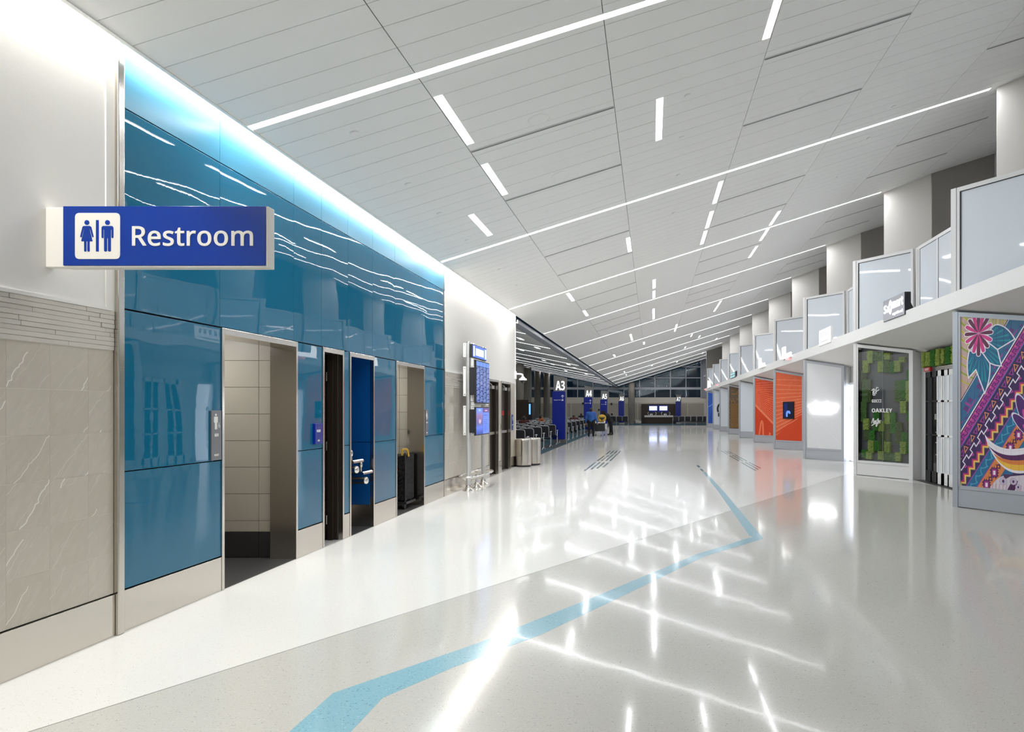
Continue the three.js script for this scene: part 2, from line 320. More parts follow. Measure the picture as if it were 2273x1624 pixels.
// air slots, loudspeakers, sprinklers
{
  let proto = null;
  const bays = [[-2.13, -0.435, 'left'], [1.325, 3.065, 'middle'], [4.87, 6.70, 'right']];
  for (let p = 0; p < 4; p++) for (const off of [7.95, 9.82]) bays.forEach(([a, b, side]) => {
    const d = off + 5.49 * p, label = `thin dark air slot in the ${side} ceiling bay, ${ORD[p * 2 + (off > 9 ? 1 : 0)]} from the viewer`;
    const L = (b - a) / CA - 0.02;
    const t = thing('air_slot', label, 'vent', [(a + b) / 2, ceilY((a + b) / 2), -d], 0, 'air slots in the ceiling'); t.rotation.z = AL;
    part('slot', lb(-L / 2, L / 2, -0.003, 0.01, -0.016, 0.016), M.pylonGrey, t);
    part('frame', [lb(-L / 2, L / 2, -0.007, 0.01, 0.016, 0.024), lb(-L / 2, L / 2, -0.007, 0.01, -0.024, -0.016)], M.aluminium, t);
  });
  [[-1.28, 7.68], [-1.28, 9.5], [2.2, 9.5], [-1.24, 13.2], [-1.25, 15.0], [2.2, 15.1]].forEach(([x, d], i) => {
    const t = thing('ceiling_speaker', `round white loudspeaker grille flush in the ceiling, ${ORD[i]} from the viewer`, 'speaker', [x, ceilY(x), -d], 0, 'loudspeakers in the ceiling'); t.rotation.z = AL;
    part('grille', lathe([[0, -0.006], [0.1, -0.006], [0.12, -0.003], [0.125, 0.004]]), M.ceilingPaint, t);
    part('rim', new THREE.TorusGeometry(0.126, 0.004, 6, 32).rotateX(Math.PI / 2), M.ceilingPaint, t);
  });
  [[-2.97, 6.75], [-2.98, 8.28], [-2.98, 9.51], [-3.0, 11.0], [0.44, 8.26], [0.43, 9.52], [0.44, 11.07], [3.96, 11.04], [3.96, 12.32], [6.39, 12.96], [-2.98, 13.3], [-2.98, 15], [0.44, 13.2], [3.96, 14.4]].forEach(([x, d], i) => {
    const t = thing('sprinkler_cover', `small white sprinkler cap on the ceiling, ${ORD[i]} of them by distance from left to right`, 'sprinkler', [x, ceilY(x), -d], 0, 'sprinkler caps on the ceiling'); t.rotation.z = AL;
    part('cap', lathe([[0, -0.012], [0.034, -0.012], [0.04, -0.006]], 16), M.ceilingPaint, t);
    part('collar', cyl(0.045, 0.045, 0.006, 0, -0.001, 0, 16), M.ceilingPaint, t);
  });
}

// ---------------------------------------------------------------- left wall
const wall = structGroup('wall_left');
const gaps = [[5.92, 7.255], [7.79, 8.34], [8.44, 9.30], [9.99, 11.31], [15.79, 16.79], [17.06, 18.23]];
{
  const core = []; let d = -5;
  for (const [a, b] of gaps) { core.push(bx(-4.05, -3.835, 0, 4.62, d, a), bx(-4.05, -3.835, 2.32, 4.62, a, b)); d = b; }
  core.push(bx(-4.05, -3.835, 0, 4.62, d, 18.85));
  part('wall_core', core, M.wallCore, wall);
  part('cove_cap', bx(-4.05, -3.60, 4.50, 4.62, -5, 18.85), M.wallPaint, wall);
  part('cove_back', bx(-3.66, -3.60, 4.19, 4.5, -5, 18.85), M.wallPaint, wall);
}
const painted = (a, b) => part('painted_panel', bx(-3.835, XL, 2.31, 4.5, a, b), M.wallPaint, wall);
painted(-5, 4.70); painted(12.39, 18.87);
part('edge_trim', bx(-3.83, -3.785, 2.29, 2.312, -5, 4.74), M.wallPaint, wall);
part('edge_trim', bx(-3.83, -3.785, 2.29, 2.312, 12.39, 15.8), M.wallPaint, wall);
part('edge_trim', bx(-3.84, -3.792, 2.29, 4.5, 4.70, 4.775), M.wallPaint, wall, 'white corner bead beside the blue glass');
part('edge_trim', [lb(-3.84, -3.765, 0, 4.42, -4.835, -4.775, 0.008)], M.steel, wall, 'tall stainless edge post at the start of the blue glass');
part('edge_trim', lb(-3.84, -3.785, 0, 4.42, -12.39, -12.36), M.steel, wall);
part('corner_bead', bx(-4.05, -3.79, 0, 4.3, 18.85, 18.90), M.wallPaint, wall);
// stone
const stoneTex = (k) => canvas(512, 512, (g, w) => {
  g.fillStyle = ['#c2bbae', '#c0b9ab', '#c4bdb0'][k]; g.fillRect(0, 0, w, w);
  for (let i = 0; i < 260; i++) { g.fillStyle = `rgba(${rnd() < 0.5 ? '182,174,160' : '216,210,199'},${rr(0.03, 0.12)})`; g.beginPath(); g.ellipse(rnd() * w, rnd() * w, rr(10, 60), rr(4, 16), 0.95 + rr(-0.2, 0.2), 0, 7); g.fill(); }
  for (let i = 0; i < 11; i++) {
    let x = rr(-100, w), y = rr(-w * 0.3, w * 0.8); g.strokeStyle = `rgba(238,235,227,${rr(0.3, 0.9)})`; g.lineWidth = rr(0.6, rnd() < 0.2 ? 6 : 1.8); g.beginPath(); g.moveTo(x, y);
    for (let j = 0; j < 26; j++) { x += rr(6, 17); y += rr(6, 24); g.lineTo(x + rr(-5, 5), y); } g.stroke();
  }
});
const stoneMats = [0, 1, 2].map((k) => std('marble' + k, { map: rep(stoneTex(k), 0.62, 0.62, k * 0.31, k * 0.17), roughness: 0.16, ior: 1.5, bumpMap: rep(waveTex, 1.3), bumpScale: 0.0009 }));
std('ledge', { color: lin(0.60, 0.565, 0.51), roughness: 0.75, bumpMap: rep(grainTex, 0.25), bumpScale: 0.0012 });
const tileRow = 0.285;
std('stoneBed', { color: lin(0.70, 0.67, 0.61), roughness: 0.9 });
part('stone_bed', [bx(-3.834, -3.8012, 0.3, 2.3, -5, 4.77), bx(-3.834, -3.8012, 0.3, 2.3, 12.4, 15.79)], M.stoneBed, wall);
function shiftUv(g) { const uv = g.attributes.uv, ox = rnd() * 3, oy = rnd() * 3; for (let i = 0; i < uv.count; i++) uv.setXY(i, uv.getX(i) + ox, uv.getY(i) + oy); }
function stoneWall(d0, d1, start) {
  let i = 0;
  for (let d = start; d < d1; d += 0.291, i++) for (let r = 0; r < 6; r++) {
    const a = Math.max(d0, d), b = Math.min(d1, d + 0.291);
    if (b - a < 0.03) continue;
    const g = bx(-3.8025, XL - rr(0, 0.0006), 0.3 + r * tileRow + 0.0007, 0.3 + (r + 1) * tileRow - 0.0007, a + 0.0007, b - 0.0007);
    shiftUv(g); part('marble_tile', g, stoneMats[(i * 5 + r * 7) % 3], wall);
  }
}
stoneWall(2.4, 4.773, 2.523); stoneWall(12.40, 15.79, 12.40);
part('marble_field', bx(-3.8025, XL, 0.3, 2.01, -5, 2.4), stoneMats[0], wall);
part('marble_field', bx(-3.83, XL, 0.3, 2.31, 18.23, 18.87), stoneMats[1], wall);
part('marble_field', bx(-3.83, XL, 0.3, 2.31, 16.79, 17.06), stoneMats[1], wall);
function ledges(d0, d1, y0, y1, into) {
  const h = (y1 - y0) / 9;
  for (let r = 0; r < 9; r++) { let d = d0; while (d < d1 - 0.001) { const L = Math.min(d1 - d, rr(0.14, 0.55)), k = rr(0.0, 0.008); into(lb(-3.8028, -3.796 + k, y0 + r * h + 0.0008, y0 + (r + 1) * h - 0.0008, -(d + L) + 0.0006, -d - 0.0006, 0.002)); d += L; } }
}
ledges(3.0, 4.773, 2.013, 2.29, (g) => part('ledge_stone', g, M.ledge, wall));
{ const far = []; ledges(12.40, 15.79, 2.013, 2.29, (g) => far.push(g)); ledges(-5, 3.0, 2.013, 2.29, (g) => far.push(g)); part('ledge_stone_field', far, M.ledge, wall).userData.kind = 'stuff'; }
// stainless skirting
for (const [a, b] of [[-5, 4.772], [12.40, 15.79], [16.79, 17.06], [18.23, 18.87]]) part('base_plate', lb(-3.83, -3.788, 0.0, 0.293, -b, -a, 0.002), M.steel, wall);
// blue glass: rows between 0.30, 1.15, 2.32, 3.77 and the cove
const lowCols = [[4.838, 5.965], [7.245, 7.80], [8.335, 8.50], [9.255, 10.04], [11.30, 12.36]];
const highCols = [4.838, 5.95, 7.18, 7.78, 8.46, 9.21, 10.01, 11.2, 12.36];
function pane(d0, d1, y0, y1, mat = M.blueGlass) {
  const g = lb(-3.822, XL, y0 + 0.004, y1 - 0.004, -d1 + 0.0018, -d0 - 0.0018, 0.0015), uv = g.attributes.uv, ox = rnd() * 3, oy = rnd() * 3;
  for (let i = 0; i < uv.count; i++) uv.setXY(i, uv.getX(i) + ox, uv.getY(i) + oy);
  part('glass_panel', g, mat, wall);
}
for (const [a, b] of lowCols) { pane(a, b, 0.302, 1.15); pane(a, b, 1.15, 2.32); part('base_plate', lb(-3.83, -3.794, 0, 0.296, -b, -a, 0.002), M.steel, wall); }
for (let i = 0; i < 8; i++) { pane(highCols[i], highCols[i + 1], 2.325, 3.77); pane(highCols[i], highCols[i + 1], 3.772, 4.44, M.tealBand); }
// the light hidden in the slot above the wall
{
  const t = thing('cove_light', 'long hidden strip light in the slot between left wall and ceiling, washing the wall white', 'light', [-3.762, 4.285, -6.9]);
  part('diffuser', lb(-0.02, 0.02, -0.012, 0.012, -11.8, 11.8), M.lampCove, t);
  part('housing', [lb(-0.03, 0.03, 0.012, 0.03, -11.8, 11.8), lb(-0.036, 0.0, 0.03, 0.05, -11.8, 11.8)], M.aluminium, t);
  area(t, [0, -0.02, 0], [0, 0, 1], [-0.12, -1, 0], 23.6, 0.04, LAMP.cove, 0xfffdf8);
}
// ---------------------------------------------------------------- openings in the left wall
function portal(name, a, b, depth, mat = M.steel) {
  const o = structGroup(name), y = 2.32, w = 0.035, f = -3.788;
  part('jamb', lb(XL - depth, f, 0, y, -a - w, -a, 0.003), mat, o);
  part('jamb', lb(XL - depth, f, 0, y, -b, -b + w, 0.003), mat, o);
  part('head', lb(XL - depth, f, y - 0.055, y, -b + w, -a - w, 0.003), mat, o);
  return o;
}
const door1 = portal('door_1', 5.965, 7.245, 0.27), door2 = portal('door_2', 7.80, 8.335, 0.05), door3 = portal('door_3', 8.50, 9.255, 0.04), door4 = portal('door_4', 10.04, 11.30, 0.27);
function tiledRoom(name, near, far, deep, lit) {                   // the entrance passage of a restroom
  const o = structGroup(name), x0 = XL - deep;
  part('back_wall', bx(x0 - 0.1, XL - 0.25, 0, 2.6, far + 0.012, far + 0.12), M.grout, o);
  part('side_wall', bx(x0 - 0.1, x0, 0, 2.6, near - 0.6, far + 0.1), M.tanTile, o);
  part('near_wall', bx(x0 - 0.1, XL - 0.25, 0, 2.6, near - 0.7, near - 0.6), M.tanTile, o);
  part('passage_ceiling', bx(x0 - 0.1, XL - 0.04, 2.45, 2.55, near - 0.7, far + 0.1), M.ceilingPaint, o);
  part('passage_floor', bx(x0 - 0.1, XL - 0.005, -0.05, 0.004, near - 0.7, far + 0.1), M.darkFloorTile, o);
  const rows = [0.283, 0.402, 0.69, 0.977, 1.262, 1.55, 1.837, 2.124, 2.45];
  for (let r = 0; r < 8; r++) for (let c = 0; c < 4; c++) { const xr = -3.625 - 0.6 * c; if (xr - 0.6 < x0 - 0.5) continue; part('wall_tile', lb(Math.max(xr - 0.6, x0) + 0.002, Math.min(xr, XL - 0.27) - 0.002, rows[r] + 0.002, rows[r + 1] - 0.002, -far - 0.011, -far + rr(0, 0.001), 0.001), M.tanTile, o); }
  for (let c = 0; c < 4; c++) { const xr = -3.625 - 0.6 * c; part('base_tile', lb(Math.max(xr - 0.6, x0) + 0.002, Math.min(xr, XL - 0.27) - 0.002, 0.012, 0.279, -far - 0.011, -far + 0.003, 0.001), M.darkTile, o); }
  const t = thing('passage_light', lit, 'light', [x0 + deep * 0.55, 2.45, -(near + far) / 2]);  // added lamp, put in to brighten the passage tiles
  part('diffuser', lb(-0.2, 0.2, -0.01, 0, -0.2, 0.2), M.lampStrip, t); part('rim', [lb(-0.22, 0.22, -0.012, 0, 0.2, 0.22), lb(-0.22, 0.22, -0.012, 0, -0.22, -0.2)], M.ceilingPaint, t);
  area(t, [0, -0.02, 0], [1, 0, 0], [0, -1, 0], 0.4, 0.4, LAMP.room);
}
tiledRoom('wall_restroom_1', 5.9, 7.27, 2.2, 'added square ceiling light inside the first restroom entrance');
tiledRoom('wall_restroom_2', 10.0, 11.33, 2.0, 'added square ceiling light inside the far restroom entrance');
// dark relief-room door in the second opening
{
  part('reveal', [bx(-4.05, XL - 0.05, 0, 2.32, 7.80, 7.845), bx(-4.05, XL - 0.05, 0, 2.32, 8.285, 8.335), bx(-4.05, XL - 0.05, 2.27, 2.34, 7.80, 8.335)], M.bronze, door2);
  part('rabbet', bx(-3.96, -3.90, 0, 2.27, 8.255, 8.285), M.bronze, door2);
  const leaf = part('door_leaf', lb(-4.03, -3.985, 0.01, 2.26, -8.28, -7.85, 0.002), M.bronze, door2);
  part('hinge', [cyl(0.012, 0.012, 0.11, -3.975, 0.25, -8.268, 10), cyl(0.012, 0.012, 0.11, -3.975, 1.15, -8.268, 10), cyl(0.012, 0.012, 0.11, -3.975, 2.0, -8.268, 10)], M.steel, leaf);
}
// fountain alcove
{
  const o = structGroup('wall_alcove');
  part('blue_panel', bx(-4.30, XL - 0.04, 1.155, 2.32, 9.225, 9.29), M.deepBlue, o); part('blue_panel', bx(-4.30, XL - 0.04, 0.30, 1.148, 9.225, 9.29), M.deepBlue, o);
  part('blue_panel', bx(-4.34, -4.28, 0.30, 2.34, 8.45, 9.29), M.deepBlue, o); part('blue_panel', bx(-4.30, XL - 0.04, 0.30, 2.34, 8.46, 8.53), M.deepBlue, o);
  part('alcove_head', bx(-4.34, XL - 0.01, 2.29, 2.36, 8.45, 9.29), M.deepBlue, o);
  part('base_plate', [bx(-4.30, XL - 0.04, 0, 0.297, 9.222, 9.29), bx(-4.34, -4.278, 0, 0.297, 8.45, 9.29), bx(-4.30, XL - 0.04, 0, 0.297, 8.46, 8.535)], M.steel, o);
  part('alcove_floor', bx(-4.34, XL, -0.03, 0.003, 8.45, 9.29), M.darkFloorTile, o);
  for (const [y, d, label] of [[0.945, 8.73, 'higher stainless drinking fountain in the blue alcove'], [0.775, 9.02, 'lower stainless drinking fountain in the blue alcove']]) {
    const t = thing('drinking_fountain', label, 'fountain', [-4.28, y, -d], 0);
    const s = new THREE.Shape(); s.moveTo(0, 0); s.lineTo(0.485, 0); s.quadraticCurveTo(0.5, -0.01, 0.5, -0.028); s.lineTo(0.40, -0.05); s.lineTo(0.17, -0.095); s.lineTo(0, -0.11); s.closePath();
    part('basin', metric(new THREE.ExtrudeGeometry(s, { depth: 0.28, bevelEnabled: true, bevelSize: 0.006, bevelThickness: 0.006, bevelSegments: 2 }).translate(0, 0, -0.14)), M.steel, t);
    part('push_bar', cyl(0.048, 0.048, 0.46, 0, 0, 0, 24).rotateZ(Math.PI / 2).translate(0.24, -0.125, 0), M.steel, t);
    part('end_cap', lathe([[0, 0.03], [0.03, 0.03], [0.045, 0.02], [0.05, 0]], 20).rotateZ(-Math.PI / 2).translate(0.465, -0.125, 0), M.steelBright, t);
    part('drain', cyl(0.03, 0.03, 0.004, 0.22, 0.004, 0, 16), M.steelBright, t);
    part('spout', [cyl(0.012, 0.014, 0.05, 0.40, 0.025, 0, 12), new THREE.SphereGeometry(0.04, 14, 10).scale(0.72, 1.25, 0.5).translate(0.395, 0.085, 0)], M.steelBright, t);
  }
}
// double doors at the far end of the wall
for (const [i, a, b] of [[5, 15.80, 16.78], [6, 17.07, 18.22]]) {
  const o = portal('door_' + i, a, b, 0.06);
  part('reveal', [bx(-4.05, XL - 0.06, 0, 2.32, a, a + 0.05), bx(-4.05, XL - 0.06, 0, 2.32, b - 0.05, b), bx(-4.05, XL - 0.06, 2.26, 2.34, a, b)], M.bronze, o);
  const leaf = part('door_leaf', lb(-3.98, -3.93, 0.01, 2.25, -b + 0.055, -a - 0.055, 0.003), M.bronze, o);
  part('panic_bar', [lb(-3.93, -3.87, 0.98, 1.05, -b + 0.12, -a - 0.12, 0.006), lb(-3.93, -3.86, 0.96, 1.07, -a - 0.16, -a - 0.08, 0.006)], M.steel, leaf);
  part('door_closer', [lb(-3.93, -3.87, 2.10, 2.18, -b + 0.10, -b + 0.36, 0.004), rod([-3.89, 2.19, -b + 0.3], [-3.86, 2.22, -b + 0.62], 0.01)], M.aluminium, leaf);
  if (i === 6) { part('notice_sticker', bx(-3.932, -3.927, 1.44, 1.56, b - 0.45, b - 0.25), M.red, leaf, 'small red sticker'); part('lock_case', lb(-3.86, -3.80, 1.1, 1.24, -a - 0.05, -a + 0.05, 0.006), M.black, leaf); }
}

// ---------------------------------------------------------------- signs on and beside the left wall
function fit(str, w, h, depth, f = fontB, bevel = 0) {
  const g = text(str, 1, 0.01, f, 1, bevel); g.computeBoundingBox(); const b = g.boundingBox;
  g.translate(-b.min.x, -b.min.y, -b.min.z); return g.scale(w / (b.max.x - b.min.x), h / (b.max.y - b.min.y), depth / (b.max.z - b.min.z));
}
const disc = (x, y, r, z0, z1, n = 24) => new THREE.CylinderGeometry(r, r, z1 - z0, n).rotateX(Math.PI / 2).translate(x, y, (z0 + z1) / 2);
function pictoWoman(u, z) {
  const p = (pts) => poly(pts.map(([x, y]) => [x * u, y * u]), 0.002).translate(0, 0, z);
  return [disc(0, 127 * u, 23 * u, z, z + 0.002), p([[-30, 94], [30, 94], [42, 84], [64, -8], [57, -14], [50, -10], [30, 62], [26, 62], [54, -50], [26, -50], [26, -140], [22, -148], [8, -148], [4, -140], [4, -50], [-4, -50], [-4, -140], [-8, -148], [-22, -148], [-26, -140], [-26, -50], [-54, -50], [-26, 62], [-30, 62], [-50, -10], [-57, -14], [-64, -8], [-42, 84]])];
}
function pictoMan(u, z) {
  const p = (pts) => poly(pts.map(([x, y]) => [x * u, y * u]), 0.002).translate(0, 0, z);
  return [disc(0, 127 * u, 23 * u, z, z + 0.002), p([[-44, 94], [44, 94], [56, 80], [56, -14], [50, -21], [43, -21], [38, -14], [38, 58], [32, 58], [32, -140], [26, -148], [12, -148], [4, -140], [4, -22], [-4, -22], [-4, -140], [-12, -148], [-26, -148], [-32, -140], [-32, 58], [-38, 58], [-38, -14], [-43, -21], [-50, -21], [-56, -14], [-56, 80]])];
}
function roundRect(w, h, r) {
  const s = new THREE.Shape(); s.moveTo(-w / 2 + r, -h / 2); s.lineTo(w / 2 - r, -h / 2); s.quadraticCurveTo(w / 2, -h / 2, w / 2, -h / 2 + r); s.lineTo(w / 2, h / 2 - r); s.quadraticCurveTo(w / 2, h / 2, w / 2 - r, h / 2); s.lineTo(-w / 2 + r, h / 2); s.quadraticCurveTo(-w / 2, h / 2, -w / 2, h / 2 - r); s.lineTo(-w / 2, -h / 2 + r); s.quadraticCurveTo(-w / 2, -h / 2, -w / 2 + r, -h / 2);
  return s;
}
{
  const t = thing('restroom_sign', 'large blue projecting sign reading Restroom with woman and man symbols', 'sign', [-3.8, 2.487, -4.30]);
  part('wall_bracket', lb(0.0, 0.125, 0.004, 0.378, 0.0, 0.062, 0.004), M.signWhite, t);
  part('sign_box', lb(0.118, 1.40, 0, 0.384, -0.005, 0.066, 0.005), M.signWhite, t);
  part('blue_face', lb(0.119, 1.386, 0.012, 0.383, 0.066, 0.073, 0.002), M.signBlue, t);
  const u = 0.00066, cx = 0.337, cy = 0.196;
  const plate = part('symbol_plate', metric(new THREE.ExtrudeGeometry(roundRect(0.282, 0.288, 0.03), { depth: 0.0025, bevelEnabled: false })).translate(cx, cy, 0.073), M.signWhite, t);
  part('woman_symbol', pictoWoman(u, 0.0755).map((g) => g.translate(cx - 99 * u, cy, 0)), M.signBlue, plate);
  part('man_symbol', pictoMan(u, 0.0755).map((g) => g.translate(cx + 96 * u, cy, 0)), M.signBlue, plate);
  part('divider_bar', lb(cx - 13 * u, cx + 13 * u, cy - 147 * u, cy + 150 * u, 0.0755, 0.0775), M.signBlue, plate);
  part('lettering', fit('Restroom', 0.757, 0.124, 0.004, font, 0.018).translate(0.553, 0.133, 0.073), M.signWhite, t);
}
function plaque(name, label, d, y0, w, h, mat, build) {            // a plate on the left wall; local x runs away from the viewer
  const t = thing(name, label, 'sign', [XL, y0, -d], Math.PI / 2);
  part('plate', lb(0, w, 0, h, 0, 0.014, 0.002), mat, t); build(t); return t;
}
std('plateGrey', { color: lin(0.22, 0.22, 0.235), roughness: 0.3, metalness: 0.5 });
function wheelchair(x, y, u, z) { return [disc(x, y + 44 * u, 9 * u, z, z + 0.002, 12), new THREE.TorusGeometry(22 * u, 4 * u, 6, 18).translate(x + 4 * u, y - 12 * u, z), lb(x - 5 * u, x + 4 * u, y - 2 * u, y + 34 * u, z, z + 0.002), lb(x, x + 26 * u, y - 4 * u, y + 4 * u, z, z + 0.002), lb(x + 20 * u, x + 28 * u, y - 34 * u, y, z, z + 0.002)]; }
plaque('door_plaque', 'grey plaque reading MEN with man and wheelchair symbols beside the first restroom entrance', 5.815, 1.158, 0.135, 0.43, M.plateGrey, (t) => {
  part('symbol', [...pictoMan(0.00046, 0.014).map((g) => g.translate(0.058, 0.335, 0)), ...wheelchair(0.10, 0.30, 0.00046, 0.014)], M.white, t);
  part('lettering', fit('MEN', 0.05, 0.026, 0.002).translate(0.042, 0.205, 0.014), M.white, t);
  part('room_number', fit('10-0277', 0.062, 0.018, 0.002).translate(0.036, 0.035, 0.014), M.white, t);
});
plaque('door_plaque', 'narrow grey plaque with a pictogram beside the far restroom entrance', 11.33, 1.16, 0.135, 0.43, M.plateGrey, (t) => {
  part('symbol', [...pictoWoman(0.00046, 0.014).map((g) => g.translate(0.058, 0.335, 0)), ...wheelchair(0.10, 0.30, 0.00046, 0.014)], M.white, t);
  part('lettering', fit('WOMEN', 0.07, 0.026, 0.002).translate(0.032, 0.205, 0.014), M.white, t);
  part('room_number', fit('10-0281', 0.062, 0.018, 0.002).translate(0.036, 0.035, 0.014), M.white, t);
});
plaque('relief_sign', 'small blue sign reading PET RELIEF beside the dark narrow doorway', 7.585, 1.205, 0.2, 0.235, M.signBlue, (t) => {
  part('standoff', lb(-0.004, 0.03, 0.002, 0.233, 0.0, 0.03, 0.002), M.pylonBlue, t);
  part('lettering', fit('PET RELIEF', 0.085, 0.028, 0.002).translate(0.06, 0.135, 0.014), M.white, t);
  part('room_number', fit('10-0278', 0.045, 0.02, 0.002).translate(0.08, 0.03, 0.014), M.white, t);
});
plaque('relief_sign', 'slim tall blue sign on the stone strip past the double doors', 18.36, 1.03, 0.16, 0.42, M.signBlue, (t) => {
  part('symbol', pictoMan(0.0004, 0.014).map((g) => g.translate(0.08, 0.32, 0)), M.white, t);
  part('lettering', fit('EXIT', 0.09, 0.03, 0.002).translate(0.035, 0.13, 0.014), M.white, t);
});
// ---------------------------------------------------------------- flight information stand
{
  const t = thing('information_stand', 'flight information stand with blue screens on silver poles ringed by a low bumper rail', 'display stand', [-3.6, 0, -13.3]);
  const P = [[0, 0], [0.012, -1.12]];
  P.forEach(([x, z]) => {
    const pole = part('pole', cyl(0.046, 0.046, 2.91, x, 1.455, z, 28), M.aluminium, t);
    part('pole_cap', lathe([[0, 0.02], [0.04, 0.015], [0.05, 0]], 24).translate(x, 2.91, z), M.steel, pole);
    part('base_flange', lathe([[0.115, 0], [0.115, 0.012], [0.06, 0.05], [0.047, 0.11]], 28).translate(x, 0, z), M.steel, pole);
  });
  const mid = part('rail_post', cyl(0.03, 0.03, 0.27, 0.02, 0.135, -0.55, 18), M.aluminium, t);
  part('base_flange', lathe([[0.115, 0], [0.115, 0.012], [0.06, 0.05], [0.03, 0.11]], 28).translate(0.02, 0, -0.55), M.steel, mid);
  const ring = []; for (let i = 0; i < 28; i++) { const a = i / 28 * Math.PI * 2; ring.push([0.02 + 0.21 * Math.sign(Math.cos(a)) * Math.pow(Math.abs(Math.cos(a)), 0.6), 0.28, -0.56 + 0.80 * Math.sign(Math.sin(a)) * Math.pow(Math.abs(Math.sin(a)), 0.6)]); }
  const rail = part('bumper_rail', pipe(ring, 0.022, true, 140), M.steelBright, t);
  for (const z of [0, -0.55, -1.12]) part('rail_bracket', [rod([0.02 - 0.2, 0.27, z], [0.02, 0.17, z], 0.009), rod([0.02 + 0.2, 0.27, z], [0.02, 0.17, z], 0.009), rod([0.02 - 0.2, 0.27, z], [0.02 + 0.2, 0.27, z], 0.008)], M.steel, rail);
  for (const [y0, y1] of [[2.63, 2.90], [1.86, 2.44], [1.09, 1.67]]) for (const [x0, x1] of [[-0.105, -0.05], [0.05, 0.115]]) {
    const b = part('bracket_plate', lb(x0, x1, y0, y1, -0.01, 0.006, 0.002), M.white, t);
    part('bolt', [disc((x0 + x1) / 2 + 0.005, y0 + 0.035, 0.009, 0.006, 0.012, 10), disc((x0 + x1) / 2 + 0.005, y1 - 0.035, 0.009, 0.006, 0.012, 10)], M.steel, b);
  }
  for (const g of [lb(0.05, 0.10, 2.45, 2.60, -0.02, 0.0), lb(0.05, 0.12, 1.68, 1.74, -1.1, -0.01), lb(0.04, 0.10, 1.76, 1.86, -0.02, 0.0)]) part('screen_mount', g, M.white, t);
  // facing the hall (+x): a screen is built in y, z
  const face = (mat, x, y0, y1, z0, z1) => { const g = lb(x, x + 0.004, y0, y1, z0, z1), uv = g.attributes.uv, p = g.attributes.position; for (let i = 0; i < uv.count; i++) uv.setXY(i, (z1 - p.getZ(i)) / (z1 - z0), (p.getY(i) - y0) / (y1 - y0)); return [g, mat]; };
  const screenMat = (name, draw, w, h, k) => { const m = canvas(w, h, draw); return std(name, { color: lin(0.01, 0.01, 0.012), emissive: lin(1, 1, 1), emissiveMap: m, emissiveIntensity: k, roughness: 0.12 }); };
  screenMat('infoHeader', (g, w, h) => { g.fillStyle = '#3558e0'; g.fillRect(0, 0, w, h); g.fillStyle = '#f6f8ff'; g.fillRect(w * 0.21, h * 0.22, w * 0.58, h * 0.6); g.fillRect(w * 0.03, h * 0.08, w * 0.1, h * 0.84); g.fillRect(w * 0.88, h * 0.08, w * 0.1, h * 0.84); g.fillStyle = '#b9c6f4'; g.font = `bold ${h * 0.3}px sans-serif`; g.textAlign = 'center'; g.fillText('INFORMATION', w / 2, h * 0.62, w * 0.5); }, 256, 64, 1.25);
  const board = (k) => screenMat('flightBoard' + k, (g, w, h) => {
    g.fillStyle = '#16295f'; g.fillRect(0, 0, w, h); g.fillStyle = '#5a7fd8'; g.fillRect(0, 0, w, h * 0.11);
    for (let r = 0; r < 26; r++) { const y = h * (0.13 + r * 0.0335); g.fillStyle = r % 2 ? '#1d3474' : '#27428a'; g.fillRect(3, y, w - 6, h * 0.03); g.fillStyle = '#aec3f5'; for (const [a, b] of [[0.05, 0.3], [0.36, 0.2], [0.6, 0.12], [0.76, 0.2]]) if ((r * 7 + k * 5 + a * 100) % 4 > 0.6) g.fillRect(w * a, y + 3, w * b * (0.6 + 0.4 * ((r * 13 + k) % 5) / 5), h * 0.013); }
  }, 128, 420, 0.85);
  screenMat('posterLeft', (g, w, h) => { const q = g.createLinearGradient(0, 0, 0, h); q.addColorStop(0, '#5c7fe0'); q.addColorStop(0.15, '#6d82d2'); q.addColorStop(0.3, '#8b6c9c'); q.addColorStop(0.6, '#5b5a9a'); q.addColorStop(0.75, '#5a78d8'); q.addColorStop(1, '#2c3f96'); g.fillStyle = q; g.fillRect(0, 0, w, h); g.fillStyle = '#c9a9b8'; for (const [x, y, r] of [[0.45, 0.5, 9], [0.58, 0.53, 8], [0.66, 0.49, 7]]) { g.beginPath(); g.ellipse(w * x, h * y, r, r * 2.6, 0, 0, 7); g.fill(); } g.fillStyle = '#8fb0ff'; g.fillRect(w * 0.3, h * 0.04, w * 0.4, h * 0.08); }, 128, 256, 0.8);
  screenMat('posterRight', (g, w, h) => { g.fillStyle = '#5f7ce0'; g.fillRect(0, 0, w, h); g.fillStyle = '#5d4a86'; g.fillRect(0, 0, w, h * 0.17); g.fillStyle = '#e9a8b4'; g.fillRect(w * 0.3, h * 0.08, w * 0.4, h * 0.04); g.fillStyle = '#27408f'; for (const y of [0.27, 0.45, 0.53, 0.6]) g.fillRect(w * 0.12, h * y, w * rr(0.4, 0.7), h * 0.018); g.fillStyle = '#3e58b4'; for (let i = 0; i < 9; i++) g.fillRect(w * 0.15, h * (0.66 + i * 0.03), w * rr(0.3, 0.7), h * 0.01); }, 128, 256, 0.85);
  const head = part('header_box', lb(0.10, 0.16, 2.60, 2.86, -0.78, 0.30, 0.004), M.black, t);
  part('screen', ...face(M.infoHeader, 0.16, 2.615, 2.845, -0.77, 0.29), head);
  const house = part('monitor_housing', [lb(0.05, 0.15, 1.88, 2.42, -0.88, 0.12, 0.01), lb(0.15, 0.186, 1.715, 2.565, -0.91, 0.155, 0.004)], M.black, t);
